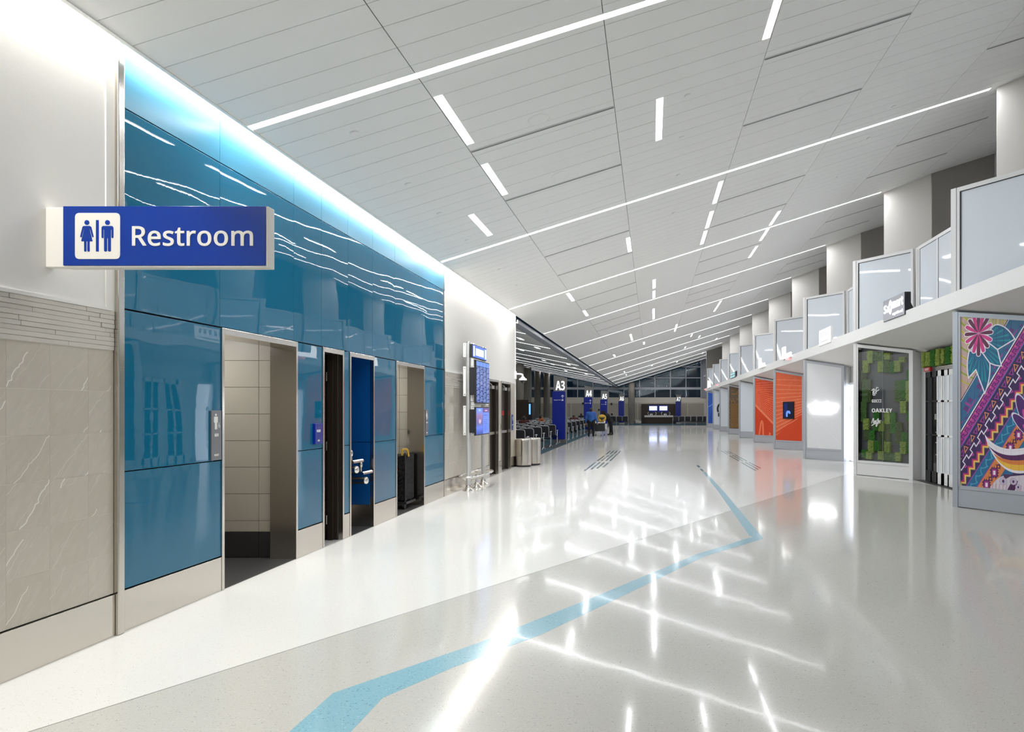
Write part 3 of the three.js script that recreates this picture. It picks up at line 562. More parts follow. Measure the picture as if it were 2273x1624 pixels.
  for (let i = 0; i < 4; i++) part('screen', ...face(board(i), 0.186, 1.735, 2.545, 0.135 - (i + 1) * 0.262 + 0.012, 0.135 - i * 0.262 - 0.012), house);
  const low = part('monitor_housing', [lb(0.05, 0.15, 1.14, 1.60, -0.88, 0.12, 0.01), lb(0.15, 0.186, 1.085, 1.645, -0.91, 0.155, 0.004)], M.black, t);
  part('screen', ...face(M.posterLeft, 0.186, 1.105, 1.625, -0.37, 0.135), low); part('screen', ...face(M.posterRight, 0.186, 1.105, 1.625, -0.89, -0.395), low);
  area(t, [0.24, 1.7, -0.4], [0, 0, -1], [1, 0, 0], 1.0, 1.4, 0.25, 0x8fb0ff);
}
// dome cameras
function domeCamera(label, pos, turn) {
  const t = thing('security_camera', label, 'camera', pos, turn);
  part('wall_plate', lb(-0.02, 0.02, -0.12, 0.10, -0.06, 0.06, 0.006), M.white, t);
  part('arm', pipe([[0.01, 0.02, 0], [0.12, 0.02, 0], [0.185, 0.0, 0], [0.20, -0.07, 0]], 0.026, false, 30), M.white, t);
  part('housing', lathe([[0.0, 0.02], [0.05, 0.02], [0.055, -0.01], [0.105, -0.03], [0.108, -0.075], [0.085, -0.08], [0, -0.08]], 24).translate(0.20, -0.08, 0), M.white, t);
  part('dome', new THREE.SphereGeometry(0.068, 20, 12, 0, 6.3, Math.PI / 2, Math.PI / 2).translate(0.20, -0.158, 0), M.blackGloss, t);
}
domeCamera('white dome security camera on a bracket at the end corner of the left wall', [-3.78, 2.56, -18.82], 0);
domeCamera('small white dome security camera far off on the last storefront by the windows', [5.70, 5.12, -70], Math.PI);
// waste bins
for (const [x, d, label] of [[-3.58, 18.9, 'front stainless round waste bin at the end of the left wall'], [-3.41, 19.45, 'rear stainless round waste bin half hidden behind another bin']]) {
  const t = thing('waste_bin', label, 'bin', [x, 0, -d]);
  part('body', cyl(0.222, 0.222, 0.70, 0, 0.40, 0, 40, true), M.steel, t);
  part('base_ring', cyl(0.215, 0.2, 0.055, 0, 0.0275, 0, 32), M.black, t);
  part('lid', lathe([[0.1, 0.0], [0.12, 0.02], [0.2, 0.02], [0.226, 0.0], [0.226, -0.03], [0.215, -0.035]], 36).translate(0, 0.76, 0), M.steel, t);
  part('opening_liner', lathe([[0.105, 0.765], [0.1, 0.5], [0, 0.5]], 28), M.black, t);
}

// ---------------------------------------------------------------- right side: saw-tooth storefronts
const TH = Math.atan2(-1.3, 0.93), XF = 4.97, DK = (k) => 11.1 + 5.45 * k, PANEL = 1.6;
const trimR = struct('trim_2', [bx(4.93, 5.06, 3.235, 3.51, 1.5, 61.6)], M.fascia);
struct('ceiling_soffit', poly([[5.0, 3.235], [6.2, 2.885], [8.9, 2.885], [8.9, 3.38], [5.0, 3.38]], 60).translate(0, 0, -61.5), M.soffit);
struct('wall_right', [bx(6.16, 6.3, 0, 2.9, -5, 61.5), bx(8.6, 8.75, -0.1, 8.3, -5, 76)], M.whiteFrame);
struct('wall_right_end', bx(5.0, 8.7, 0, 8.2, 61.5, 61.7), M.taupe);
struct('floor_threshold', bx(5.95, 6.3, -0.02, 0.004, 11.5, 15.3), M.darkFloorTile);
struct('floor_shop', bx(6.16, 9, -0.1, 0.001, -5, 61.5), M.darkFloorTile);
const SL = 0.17;                                                  // fall of the soffit along a panel
const yTop = (s) => 3.20 - SL * s;
function infill(s0, s1, y0, drop, z) {                            // panel with the sloped top, uv 0..1 over it
  const g = poly([[s0, y0], [s1, y0], [s1, yTop(s1) - drop], [s0, yTop(s0) - drop]], 0.02).translate(0, 0, z - 0.02), uv = g.attributes.uv, p = g.attributes.position;
  for (let i = 0; i < uv.count; i++) uv.setXY(i, (p.getX(i) - 0.11) / 1.4, 1 - (3.13 - p.getY(i)) / (1950 / 700));
  return g;
}
function storefront(k, label, frameMat, build) {
  const t = thing('storefront_panel', label, 'storefront panel', [XF, 0, -DK(k)], TH);
  const q = (s0, s1, y0, y1, z0, z1) => poly([[s0, y0], [s1, y0], [s1, y1 === null ? yTop(s1) : y1], [s0, y1 === null ? yTop(s0) : y1]], z1 - z0).translate(0, 0, z0);
  part('corner_post', q(-0.02, 0.07, 0, null, -0.16, 0.012), frameMat, t);
  part('stile', q(0.074, 0.11, 0.29, null, -0.1, 0.006), frameMat, t);
  part('stile', q(1.5, PANEL, 0.0, null, -0.1, 0.006), frameMat, t);
  part('head_rail', poly([[0.11, yTop(0.11) - 0.075], [1.5, yTop(1.5) - 0.075], [1.5, yTop(1.5)], [0.11, yTop(0.11)]], 0.1).translate(0, 0, -0.094), frameMat, t);
  part('bottom_rail', q(0.074, 1.5, 0.30, 0.36, -0.1, 0.006), frameMat, t);
  part('base_panel', q(0.074, 1.5, 0.012, 0.296, -0.1, 0.0), frameMat, t);
  part('return_wall', [lb(PANEL - 0.02, PANEL, 0, 2.9, -0.9, -0.1), lb(0.0, 0.02, 0, 3.15, -0.9, -0.16)], M.whiteFrame, t);
  build(t);
  return t;
}
// --- mural
const muralTex = canvas(980, 1950, (g, w, h) => {
  const pt = (c, t) => [0.851 * c + 0.525 * t, 0.525 * c - 0.851 * t];
  const line = (pts, col, lw, close) => { g.strokeStyle = col; g.lineWidth = lw; g.lineJoin = 'miter'; g.beginPath(); pts.forEach((p, i) => i ? g.lineTo(...p) : g.moveTo(...p)); if (close) g.closePath(); g.stroke(); };
  const fill = (pts, col) => { g.fillStyle = col; g.beginPath(); pts.forEach((p, i) => i ? g.lineTo(...p) : g.moveTo(...p)); g.closePath(); g.fill(); };
  const band = (c0, c1, col) => fill([pt(c0, -2200), pt(c0, 1200), pt(c1, 1200), pt(c1, -2200)], col);
  g.fillStyle = '#c9a9a2'; g.fillRect(0, 0, w, h);
  for (let i = 0; i < 300; i++) { g.fillStyle = `rgba(${['225,205,200', '170,130,135', '205,190,120'][i % 3]},${rr(0.05, 0.25)})`; g.fillRect(rnd() * 500, rnd() * 1000, rr(6, 40), rr(20, 130)); }
  for (let i = 0; i < 9; i++) { const x0 = -80, y0 = 40 + i * 95; g.strokeStyle = ['#c9c24a', '#a9b04a', '#d8c95a'][i % 3]; g.lineWidth = 26 - i; g.beginPath(); g.moveTo(x0, y0 - 120); g.quadraticCurveTo(x0 + 120, y0 - 20, x0 + 270, y0 + 120 - i * 12); g.stroke(); g.strokeStyle = '#5f7d4a'; g.lineWidth = 4; g.stroke(); }
  for (let i = 0; i < 8; i++) { g.fillStyle = ['#c2c052', '#d3ca7a', '#b8b060'][i % 3]; g.fillRect(310 + i * 26, -10, 15, 150 + 20 * (i % 3)); }
  // bands on the slant
  band(506, 518, '#2a2036'); band(518, 697, '#3f6f94'); band(514, 521, '#f3ecf2'); band(690, 703, '#f6f1f5'); band(703, 712, '#2e2240'); band(712, 790, '#b8449a'); band(788, 796, '#5a7cc0'); band(796, 1075, '#46335f');
  band(1072, 1080, '#b04ab4'); band(1080, 1180, '#33729b'); band(1176, 1184, '#a44a9c'); band(1184, 1330, '#e08a50'); band(1330, 1420, '#3a6f9a'); band(1420, 2600, '#46335f');
  for (let i = -14; i < 6; i++) {                                  // pink glyphs in the blue band
    const t0 = i * 290 + 60; const sq = (a, b, s) => [pt(607 + a - s, t0 + b - s), pt(607 + a + s, t0 + b - s), pt(607 + a + s, t0 + b + s), pt(607 + a - s, t0 + b + s)];
    line(sq(0, 40, 44).slice(0, 3), '#b04a98', 13); line(sq(0, -60, 44).slice(1), '#b04a98', 13); fill(sq(-4, 40, 26), '#6e4080'); fill(sq(4, -62, 26), '#6e4080'); fill(sq(0, -10, 12), '#b04a98'); fill(sq(-34, -10, 8), '#8d4790'); fill(sq(34, -10, 8), '#8d4790'); fill([pt(660, t0 + 110), pt(686, t0 + 140), pt(660, t0 + 165)], '#6e4080');
  }
  const zig = []; for (let i = -40; i < 24; i++) zig.push(pt(i % 2 ? 770 : 732, i * 42), pt(i % 2 ? 772 : 734, i * 42 + 40)); line(zig, '#4a2560', 8);
  for (let i = -40; i < 24; i++) { const t0 = i * 84; fill([pt(748, t0 + 8), pt(748, t0 + 40), pt(776, t0 + 24)], '#7a2f78'); g.fillStyle = '#f0a060'; g.beginPath(); g.ellipse(...pt(726, t0 + 66), 5, 8, 0.5, 0, 7); g.fill(); }
  for (let i = -14; i < 10; i++) {                                 // open triangles
    const o = pt(853, -1267 + i * 151), q = pt(837, -1327 + i * 151);
    line([[o[0] - 20, o[1] - 34], [o[0] + 24, o[1] - 22], [o[0] - 10, o[1] + 38]], '#f2a064', 8, true); line([[q[0] - 26, q[1] + 22], [q[0] + 12, q[1] - 36], [q[0] + 16, q[1] + 34]], '#b84aa4', 8, true);
    const z0 = -1415 + i * 164; line([pt(934, z0), pt(895, z0 + 10), pt(893, z0 + 100), pt(933, z0 + 80), pt(934, z0 + 164)], '#f6f2f8', 11); fill([pt(942, z0 + 110), pt(942, z0 + 168), pt(968, z0 + 150)], '#b84a9c');
  }
  const st = (dx, dy) => { const p = []; for (let k = -8; k < 26; k++) p.push([4 + 52 * k + dx, 1910 - 84 * k + dy], [56 + 52 * k + dx, 1910 - 84 * k + dy]); return p; };
  line(st(-24, -26), '#a8338a', 14); line(st(-13, -14), '#e0673f', 11); line(st(-2, -3), '#f4cd72', 15); line(st(9, 9), '#8f9a5a', 5);
  const wv = []; for (let t = -2100; t < 900; t += 8) wv.push(pt(1130 + 26 * Math.sin(t / 17.5), t + 10 * Math.sin(t / 8.7))); line(wv, '#4fa6c4', 11);
  for (let i = -12; i < 10; i++) {
    const t0 = -1300 + i * 165, [x, y] = pt(1254, t0);
    fill([[x - 34, y - 46], [x - 22, y - 70], [x - 14, y - 48], [x, y - 72], [x + 8, y - 48], [x + 30, y - 66], [x + 34, y - 40], [x + 52, y - 30], [x + 36, y - 16], [x + 52, y], [x + 36, y + 14], [x + 48, y + 34], [x + 32, y + 44], [x + 12, y + 66], [x + 2, y + 46], [x - 14, y + 66], [x - 22, y + 46], [x - 40, y + 52], [x - 36, y + 22], [x - 52, y + 8], [x - 38, y - 8], [x - 52, y - 26]], '#5c3268');
    g.fillStyle = '#b33c8c'; g.fillRect(x - 26, y - 38, 52, 76); g.fillStyle = '#f6eef2'; g.fillRect(x - 13, y - 22, 26, 46);
    const [a, b] = pt(1256, t0 + 82); g.fillStyle = '#4a2a55'; g.fillRect(a - 20, b - 22, 40, 44); g.fillStyle = '#e08a50'; g.fillRect(a - 9, b - 11, 18, 22);
    line([pt(1215, t0 + 70), pt(1228, t0 + 98)], '#b4623c', 5); line([pt(1290, t0 + 60), pt(1278, t0 + 92)], '#b4623c', 5);
  }
  // leaves
  const leaf = (pts, veins) => {
    const path = () => { g.beginPath(); g.moveTo(pts[0][0], pts[0][1]); for (const q of pts.slice(1)) q.length === 4 ? g.quadraticCurveTo(...q) : g.lineTo(...q); g.closePath(); };
    path(); g.fillStyle = '#33688c'; g.fill(); g.save(); g.clip(); for (const [x0, y0, x1, y1, wd] of veins) { const dx = x1 - x0, dy = y1 - y0, L = Math.hypot(dx, dy); fill([[x0, y0], [x1 - dy / L * wd, y1 + dx / L * wd], [x1 + dy / L * wd, y1 - dx / L * wd]], '#2f93a2'); } g.restore();
    path(); g.strokeStyle = '#f1edf4'; g.lineWidth = 13; g.lineJoin = 'miter'; g.stroke();
  };
  leaf([[300, 300], [345, 130, 430, 150], [530, 180, 604, 321], [420, 420], [360, 440, 300, 300]], [[320, 270, 420, 175, 12], [335, 280, 480, 210, 12], [340, 300, 540, 270, 13], [340, 320, 560, 330, 13], [335, 330, 480, 400, 12]]);
  leaf([[300, 320], [420, 420], [462, 600], [300, 590, 249, 440]], [[300, 360, 430, 440, 12], [290, 390, 440, 520, 12], [280, 420, 430, 570, 12], [270, 440, 380, 575, 10]]);
  leaf([[100, 410], [60, 560, 91, 717], [176, 628], [278, 894], [345, 740, 335, 565], [270, 470, 249, 440]], [[150, 450, 95, 560, 12], [160, 460, 100, 640, 12], [210, 480, 130, 660, 12], [220, 480, 200, 690, 12], [240, 470, 250, 760, 12], [260, 480, 290, 770, 12], [265, 480, 325, 640, 11]]);
  // flower of sixteen petals
  for (const pass of [0, 1]) for (let i = 0; i < 16; i++) {
    const a = i / 16 * Math.PI * 2, rx = 158, ry = 235 + (i === 4 ? 24 : 0), ex = 207 + Math.cos(a) * rx, ey = 224 + Math.sin(a) * ry, L = Math.hypot(ex - 207, ey - 224);
    g.save(); g.translate(207, 224); g.rotate(Math.atan2(ey - 224, ex - 207)); g.beginPath(); g.moveTo(4, 0); g.quadraticCurveTo(L * 0.55, -26, L * 0.9, -19); g.arc(L * 0.9, 0, 19, -Math.PI / 2, Math.PI / 2); g.quadraticCurveTo(L * 0.55, 26, 4, 0); g.closePath();
    if (!pass) { g.strokeStyle = '#f1edf4'; g.lineWidth = 17; g.stroke(); } else { g.fillStyle = i % 2 ? '#d8468e' : '#6b3552'; g.fill(); } g.restore();
  }
  g.fillStyle = '#c87fb0'; g.beginPath(); g.ellipse(207, 224, 13, 17, 0, 0, 7); g.fill();
  // petals and bowl at the right
  const petal = (x0, y0, x1, y1, wd) => { g.save(); g.translate(x0, y0); g.rotate(Math.atan2(y1 - y0, x1 - x0)); const L = Math.hypot(x1 - x0, y1 - y0); const e = (k, col) => { g.fillStyle = col; g.beginPath(); g.ellipse(L / 2, 0, L / 2 * k, wd * k, 0, 0, 7); g.fill(); }; e(1, '#ece6f0'); e(0.9, '#5b3474'); g.translate(L * 0.12, 0); e(0.45, '#d04a9a'); g.restore(); };
  petal(625, 900, 790, 1330, 62); petal(575, 1110, 860, 1420, 58);
  const bowl = (top, bot, col) => { g.fillStyle = col; g.beginPath(); g.moveTo(...top[0]); g.bezierCurveTo(...top[1]); g.lineTo(...bot[0]); g.bezierCurveTo(...bot[1]); g.closePath(); g.fill(); };
  bowl([[272, 1340], [430, 1560, 640, 1530, 980, 1370]], [[980, 1560], [700, 1860, 420, 1830, 272, 1340]], '#efeaf0');
  bowl([[322, 1475], [470, 1610, 660, 1590, 980, 1440]], [[980, 1520], [660, 1690, 470, 1650, 340, 1500]], '#5e3160');
  bowl([[372, 1548], [500, 1650, 680, 1640, 980, 1525]], [[980, 1570], [680, 1720, 500, 1690, 392, 1580]], '#e08448');
  bowl([[398, 1590], [520, 1690, 690, 1690, 980, 1575]], [[980, 1610], [690, 1770, 540, 1750, 425, 1630]], '#f0bd4a');
  g.strokeStyle = '#c76a8c'; g.lineWidth = 3; g.setLineDash([3, 6]); g.beginPath(); g.moveTo(310, 1430); g.bezierCurveTo(440, 1560, 640, 1550, 980, 1400); g.stroke(); g.setLineDash([]);
  g.fillStyle = '#d9cfd8'; g.beginPath(); g.moveTo(330, 1950); g.quadraticCurveTo(430, 1760, 560, 1790); g.lineTo(980, 1720); g.lineTo(980, 1950); g.closePath(); g.fill();
  for (let i = 0; i < 16; i++) line([[360 + i * 38, 1950], [350 + i * 38 + 18, 1880]], i % 2 ? '#e08a50' : '#c77a9a', 5);
  fill([[480, 1775], [590, 1770], [500, 1830]], '#5e3a60'); fill([[520, 1950], [560, 1870], [640, 1830], [600, 1950]], '#553058');
  for (const [x, y, r] of [[482, 1850, 40], [590, 1845, 36], [640, 1900, 30]]) { g.fillStyle = '#cbbfd0'; g.beginPath(); g.ellipse(x, y, r, r, 0, 0, 7); g.fill(); g.strokeStyle = '#8a5a96'; g.lineWidth = 4; g.setLineDash([5, 5]); g.stroke(); g.setLineDash([]); g.fillStyle = '#5b3474'; g.beginPath(); g.ellipse(x, y, r * 0.3, r * 0.42, 0, 0, 7); g.fill(); }
});
std('mural', { map: muralTex, roughness: 0.35 });
storefront(0, 'storefront panel with a colourful folk-art mural of flower, leaves and zigzag bands', M.silverFrame, (t) => {
  for (let i = 0; i < 12; i++) { const a = 0.11 + i * 1.39 / 12, b = 0.11 + (i + 1) * 1.39 / 12; part('mural_board', infill(a + (i ? 0.001 : 0), b - 0.001, 0.36, 0.075, -0.012), M.mural, t); }
});
// --- living wall
{
  const mossTex = canvas(256, 256, (g) => { g.fillStyle = '#d8d8d0'; g.fillRect(0, 0, 256, 256); for (let i = 0; i < 5200; i++) { const v = Math.floor(rr(70, 255)); g.fillStyle = `rgba(${v},${v},${Math.floor(v * 0.8)},.55)`; g.beginPath(); g.ellipse(rnd() * 256, rnd() * 256, rr(1, 5), rr(1, 3), rr(0, 3), 0, 7); g.fill(); } });
  std('moss0', { map: rep(mossTex, 0.22), color: lin(0.52, 0.68, 0.17), roughness: 1, bumpMap: rep(grainTex, 0.25), bumpScale: 0.012 }); std('moss1', { map: rep(mossTex, 0.22), color: lin(0.13, 0.28, 0.08), roughness: 1, bumpMap: rep(grainTex, 0.3), bumpScale: 0.012 });
  std('moss2', { map: rep(mossTex, 0.22), color: lin(0.07, 0.32, 0.045), roughness: 1, bumpMap: rep(grainTex, 0.3), bumpScale: 0.01 }); std('moss3', { map: rep(mossTex, 0.22), color: lin(0.14, 0.21, 0.08), roughness: 1, bumpMap: rep(grainTex, 0.25), bumpScale: 0.012 });
}
function mossBlock(w, h, d, amp = 0.022) {
  let g = new THREE.BoxGeometry(w, h, d, Math.max(6, Math.round(w / 0.014)), Math.max(6, Math.round(h / 0.014)), 5).toNonIndexed(); g.deleteAttribute('normal'); g.deleteAttribute('uv'); g = mergeVertices(g, 1e-4);
  const p = g.attributes.position, o = rnd() * 50;
  for (let i = 0; i < p.count; i++) {
    const x = p.getX(i), y = p.getY(i), z = p.getZ(i), n = noise.noise(x * 34 + o, y * 34, z * 34) * 0.7 + noise.noise(x * 80, y * 80 + o, z * 80) * 0.5, k = Math.hypot(x / w, y / h, z / d * 0.6) + 1e-6, s = z > -d / 2 + 0.001 ? 1 : 0.1;
    p.setXYZ(i, x + x / w / k * n * amp * s, y + y / h / k * n * amp * s, z + Math.max(0, z) / d / k * n * amp * 1.6 * s);
  }
  g.computeVertexNormals(); return prep(g);
}
std('wallGraphite', { color: lin(0.085, 0.083, 0.092), roughness: 0.4 });
storefront(1, 'storefront display of green moss blocks on a dark wall behind glass with white brand lettering', M.whiteFrame, (t) => {
  part('back_board', infill(0.11, 1.5, 0.36, 0.075, -0.14), M.wallGraphite, t);
  part('side_liner', [lb(0.108, 0.118, 0.36, 3.05, -0.14, -0.01), lb(1.492, 1.502, 0.36, 2.85, -0.14, -0.01)], M.blackGloss, t);
  // columns and rows read off the photograph (fractions of the opening): column, top row, bottom row, kind of moss
  const B = [[0.14, 0.02, 0.13, 0], [0.25, 0.02, 0.10, 1], [0.37, 0.02, 0.10, 1], [0.49, 0.02, 0.08, 0], [0.78, 0.04, 0.09, 0], [0.05, 0.11, 0.22, 0], [0.36, 0.10, 0.20, 0], [0.48, 0.09, 0.20, 1], [0.59, 0.09, 0.20, 2], [0.69, 0.08, 0.18, 0], [0.01, 0.20, 0.30, 3], [0.03, 0.28, 0.48, 1], [0.10, 0.28, 0.48, 3], [0.92, 0.15, 0.26, 2], [0.69, 0.26, 0.45, 1], [0.80, 0.25, 0.43, 2], [0.91, 0.25, 0.44, 0], [0.80, 0.44, 0.55, 0],
    [0.92, 0.52, 0.62, 2], [0.01, 0.48, 0.66, 1], [0.27, 0.55, 0.73, 2], [0.38, 0.64, 0.73, 0], [0.49, 0.55, 0.66, 0], [0.60, 0.55, 0.74, 2], [0.93, 0.60, 0.71, 3], [0.06, 0.63, 0.73, 0], [0.72, 0.64, 0.74, 3], [0.07, 0.73, 0.82, 3], [0.18, 0.73, 0.82, 2], [0.38, 0.73, 0.90, 3], [0.49, 0.66, 0.82, 3], [0.70, 0.72, 0.83, 3], [0.82, 0.72, 0.81, 2], [0.16, 0.82, 0.93, 0], [0.28, 0.82, 0.91, 2], [0.49, 0.82, 0.92, 0], [0.80, 0.81, 0.92, 0], [0.92, 0.81, 0.91, 2], [0.02, 0.91, 0.98, 2], [0.12, 0.92, 0.99, 0], [0.37, 0.91, 0.99, 0], [0.50, 0.92, 0.99, 1], [0.61, 0.92, 0.99, 1], [0.70, 0.91, 0.99, 0]];
  B.forEach(([c, a, b, m]) => { const s = 0.125 + c * 1.37, yt = yTop(s) - 0.09, H0 = yt - 0.37, w = Math.min(0.155, 1.495 - s); part('moss_block', mossBlock(w, (b - a) * H0, m === 0 ? 0.075 : 0.05).translate(s + w / 2, yt - (a + b) / 2 * H0, -0.13 + 0.03), M['moss' + m], t); });
  const L = (str, x, y, w, h) => part('lettering', fit(str, w, h, 0.004).translate(x, y, -0.006), M.white, t, 'white letters ' + str);
  L('GUCCI', 0.50, 1.76, 0.265, 0.075); L('OAKLEY', 0.50, 1.525, 0.56, 0.095);
  const scr = (pts, y, label) => part('lettering', pts.map((s) => pipe(s.map(([a, b]) => [0.50 + a, y + b, 0.0]), 0.0105, false, 40, 6)), M.white, t, label);
  scr([[[0.0, 0.10], [0.05, 0.14], [0.09, 0.12], [0.06, 0.06], [0.03, 0.07], [0.10, 0.0]], [[0.05, 0.13], [0.035, 0.0]], [[0.19, 0.16], [0.14, 0.17], [0.12, 0.08], [0.13, 0.02]], [[0.08, 0.02], [0.14, 0.08], [0.21, 0.12]], [[0.04, -0.01], [0.10, -0.01]]], 1.945, 'white script signature');
  scr([[[0.0, 0.05], [0.05, 0.17], [0.06, 0.04], [0.10, 0.12], [0.11, 0.05]], [[0.11, 0.05], [0.15, 0.12], [0.19, 0.16], [0.17, 0.04], [0.13, -0.04], [0.13, 0.03], [0.22, 0.12], [0.20, 0.07], [0.26, 0.12]], [[0.0, -0.01], [0.10, 0.04], [0.25, 0.06]]], 1.22, 'white script signature');
  part('glass_pane', lb(0.11, 0.80, 0.36, yTop(0.8) - 0.075, -0.012, -0.006), M.clearGlass, t); part('glass_pane', lb(0.805, 1.5, 0.36, yTop(1.5) - 0.075, -0.012, -0.006), M.clearGlass, t);
  part('glazing_joint', lb(0.80, 0.805, 0.36, yTop(0.8) - 0.075, -0.014, -0.004), M.greySpandrel, t);
});
// --- white panel with a glowing script
std('panelWhite', { color: lin(0.74, 0.75, 0.76), roughness: 0.3 });
storefront(2, 'plain white storefront panel with a glowing white script sign across the middle', M.silverFrame, (t) => {
  part('panel_board', infill(0.11, 1.5, 0.36, 0.075, -0.01), M.panelWhite, t);
  part('groove_line', [rod([0.11, 1.52, -0.009], [1.5, 0.52, -0.009], 0.005, 6), rod([0.11, 0.98, -0.009], [0.62, 0.36, -0.009], 0.006, 6), rod([1.15, 1.5, -0.009], [1.5, 0.92, -0.009], 0.004, 6)], M.white, t);
  const pts = []; for (let i = 0; i <= 60; i++) { const u = i / 60; pts.push([0.22 + 1.12 * u + 0.035 * Math.sin(u * 44), 1.63 + 0.07 * Math.cos(u * 44) * (1 - 0.3 * u), 0.04]); }
  const s = part('script_sign', [pipe(pts, 0.032, false, 240, 8), rod([0.42, 1.6, 0.04], [0.50, 1.86, 0.04], 0.028), rod([0.92, 1.6, 0.04], [0.93, 1.85, 0.04], 0.028), rod([0.34, 1.50, 0.035], [1.12, 1.48, 0.035], 0.02), new THREE.SphereGeometry(0.04, 12, 8).translate(0.30, 1.72, 0.04)], M.litWhite, t);
  area(t, [0.79, 1.64, 0.085], [1, 0, 0], [0, 0, 1], 1.05, 0.22, 2);
  area(t, [0.79, 1.64, 0.035], [1, 0, 0], [0, 0, -1], 1.05, 0.22, 2.5);
});
// --- orange panels
const orangeTex = (k) => canvas(700, 1950 / 2, (g, w, h) => {
  const u = w / 980, P = (x, y) => [x * u, y * u]; g.fillStyle = '#d9481f'; g.fillRect(0, 0, w, h);
  const ray = (x0, y0, x1, y1, lw, col) => { g.strokeStyle = col; g.lineWidth = lw * u; g.beginPath(); g.moveTo(...P(x0, y0)); g.lineTo(...P(x1, y1)); g.stroke(); };
  g.globalAlpha = 0.16;
  for (let i = 0; i < 130; i++) { g.fillStyle = i % 2 ? '#e98a5e' : '#a32c10'; g.fillRect(rnd() * w, rnd() * h * 0.55, rr(10, 90), rr(8, 60)); }
  g.globalAlpha = 1;
  if (k) {
    g.fillStyle = 'rgba(238,128,84,.55)'; g.beginPath(); g.moveTo(0, 0); g.lineTo(w, 0); g.lineTo(w, 0.58 * h); g.lineTo(0, 0.90 * h); g.closePath(); g.fill();
    for (let i = 0; i < 20; i++) { const f = i / 19; ray(0, 160 + 1680 * Math.pow(f, 0.92) * 0.93, 980, 200 + 960 * Math.pow(f, 0.75), 7 + f * 6, '#f2a07c'); }
    g.fillStyle = '#d4451d'; g.beginPath(); g.moveTo(0, 0.93 * h); g.lineTo(w, 0.63 * h); g.lineTo(w, h); g.lineTo(0, h); g.closePath(); g.fill();
  } else {
    for (let i = 0; i < 18; i++) { const f = i / 17; ray(0, 60 + 560 * Math.pow(f, 0.7), 980, 60 + 1050 * f, 7, '#ef9470'); }
    ray(0, 650, 980, 1150, 46, '#e9845c');
    g.fillStyle = '#cf4019'; g.beginPath(); g.moveTo(0, 690 * u); g.lineTo(w, 1190 * u); g.lineTo(w, h); g.lineTo(0, h); g.closePath(); g.fill();
    g.strokeStyle = '#ee7a50'; g.lineWidth = 74 * u; g.lineCap = 'butt'; g.lineJoin = 'round'; g.beginPath(); g.moveTo(...P(40, 1900)); g.lineTo(...P(270, 1080)); g.quadraticCurveTo(...P(330, 1000), ...P(360, 1100)); g.lineTo(...P(420, 1900)); g.lineTo(...P(700, 1290)); g.stroke();
    g.lineWidth = 5 * u; g.strokeStyle = '#c63c16'; g.beginPath(); g.moveTo(...P(45, 1900)); g.lineTo(...P(300, 1080)); g.lineTo(...P(420, 1930)); g.lineTo(...P(710, 1290)); g.stroke();
  }
});
std('orangeRays', { map: orangeTex(1), roughness: 0.4 }); std('orangeLetter', { map: orangeTex(0), roughness: 0.4 });
storefront(3, 'orange storefront panel printed with fine rays and holding a small dark screen', M.silverFrame, (t) => {
  part('printed_board', infill(0.11, 1.5, 0.36, 0.075, -0.01), M.orangeRays, t);
  const scr = canvas(128, 176, (g, w, h) => { g.fillStyle = '#070d24'; g.fillRect(0, 0, w, h); g.fillStyle = '#0d1c50'; g.fillRect(10, 10, 44, 150); for (let i = 0; i < 9; i++) { g.strokeStyle = ['#5b86e6', '#3a62c8', '#86b0f4'][i % 3]; g.lineWidth = 4; g.beginPath(); g.moveTo(40 + i * 2, 162); g.quadraticCurveTo(30 + i * 3, 92 + i * 3, 64, 94 + i * 3); g.quadraticCurveTo(98 - i * 3, 92 + i * 3, 92 - i, 128); g.stroke(); } });
  std('neonScreen', { color: lin(0.01, 0.01, 0.01), emissive: lin(1, 1, 1), emissiveMap: scr, emissiveIntensity: 0.8, roughness: 0.15 });
  const b = part('screen_bezel', lb(0.52, 1.10, 1.22, 1.90, -0.01, 0.03, 0.004), M.black, t);
  const g = lb(0.545, 1.075, 1.25, 1.875, 0.03, 0.034), uv = g.attributes.uv, p = g.attributes.position; for (let i = 0; i < uv.count; i++) uv.setXY(i, (p.getX(i) - 0.545) / 0.53, (p.getY(i) - 1.25) / 0.625);
  part('screen', g, M.neonScreen, b);
});
storefront(4, 'orange storefront panel printed with a large slanted letter shape and rays', M.silverFrame, (t) => part('printed_board', infill(0.11, 1.5, 0.36, 0.075, -0.01), M.orangeLetter, t));
storefront(5, 'pale grey-green glass storefront panel between the orange panel and the bronze lattice', M.silverFrame, (t) => part('glass_board', infill(0.11, 1.5, 0.36, 0.075, -0.01), M.paleGlass, t));
std('goldTile', { color: lin(0.45, 0.26, 0.10), metalness: 0.8, roughness: 0.35 }); std('brownBack', { color: lin(0.13, 0.085, 0.05), roughness: 0.6 });
storefront(6, 'storefront panel clad in small bronze diamond tiles', M.silverFrame, (t) => {
  part('back_board', infill(0.11, 1.5, 0.36, 0.075, -0.03), M.brownBack, t);
  const tiles = []; for (let r = 0; r < 22; r++) for (let c = 0; c < 10; c++) { const s = 0.19 + c * 0.135 + (r % 2) * 0.067, y = 0.46 + r * 0.112; if (s > 1.44 || y > yTop(s) - 0.14) continue; if (r > 13 && rnd() < 0.55) continue; tiles.push(new THREE.CylinderGeometry(0.05, 0.062, 0.02, 6).rotateX(Math.PI / 2).translate(s, y, -0.02)); }
  tiles.forEach((g) => part('diamond_tile', g, M.goldTile, t));
});
storefront(7, 'pale glass storefront panel beside the bronze lattice, on its far side', M.silverFrame, (t) => part('glass_board', infill(0.11, 1.5, 0.36, 0.075, -0.01), M.paleGlass, t));
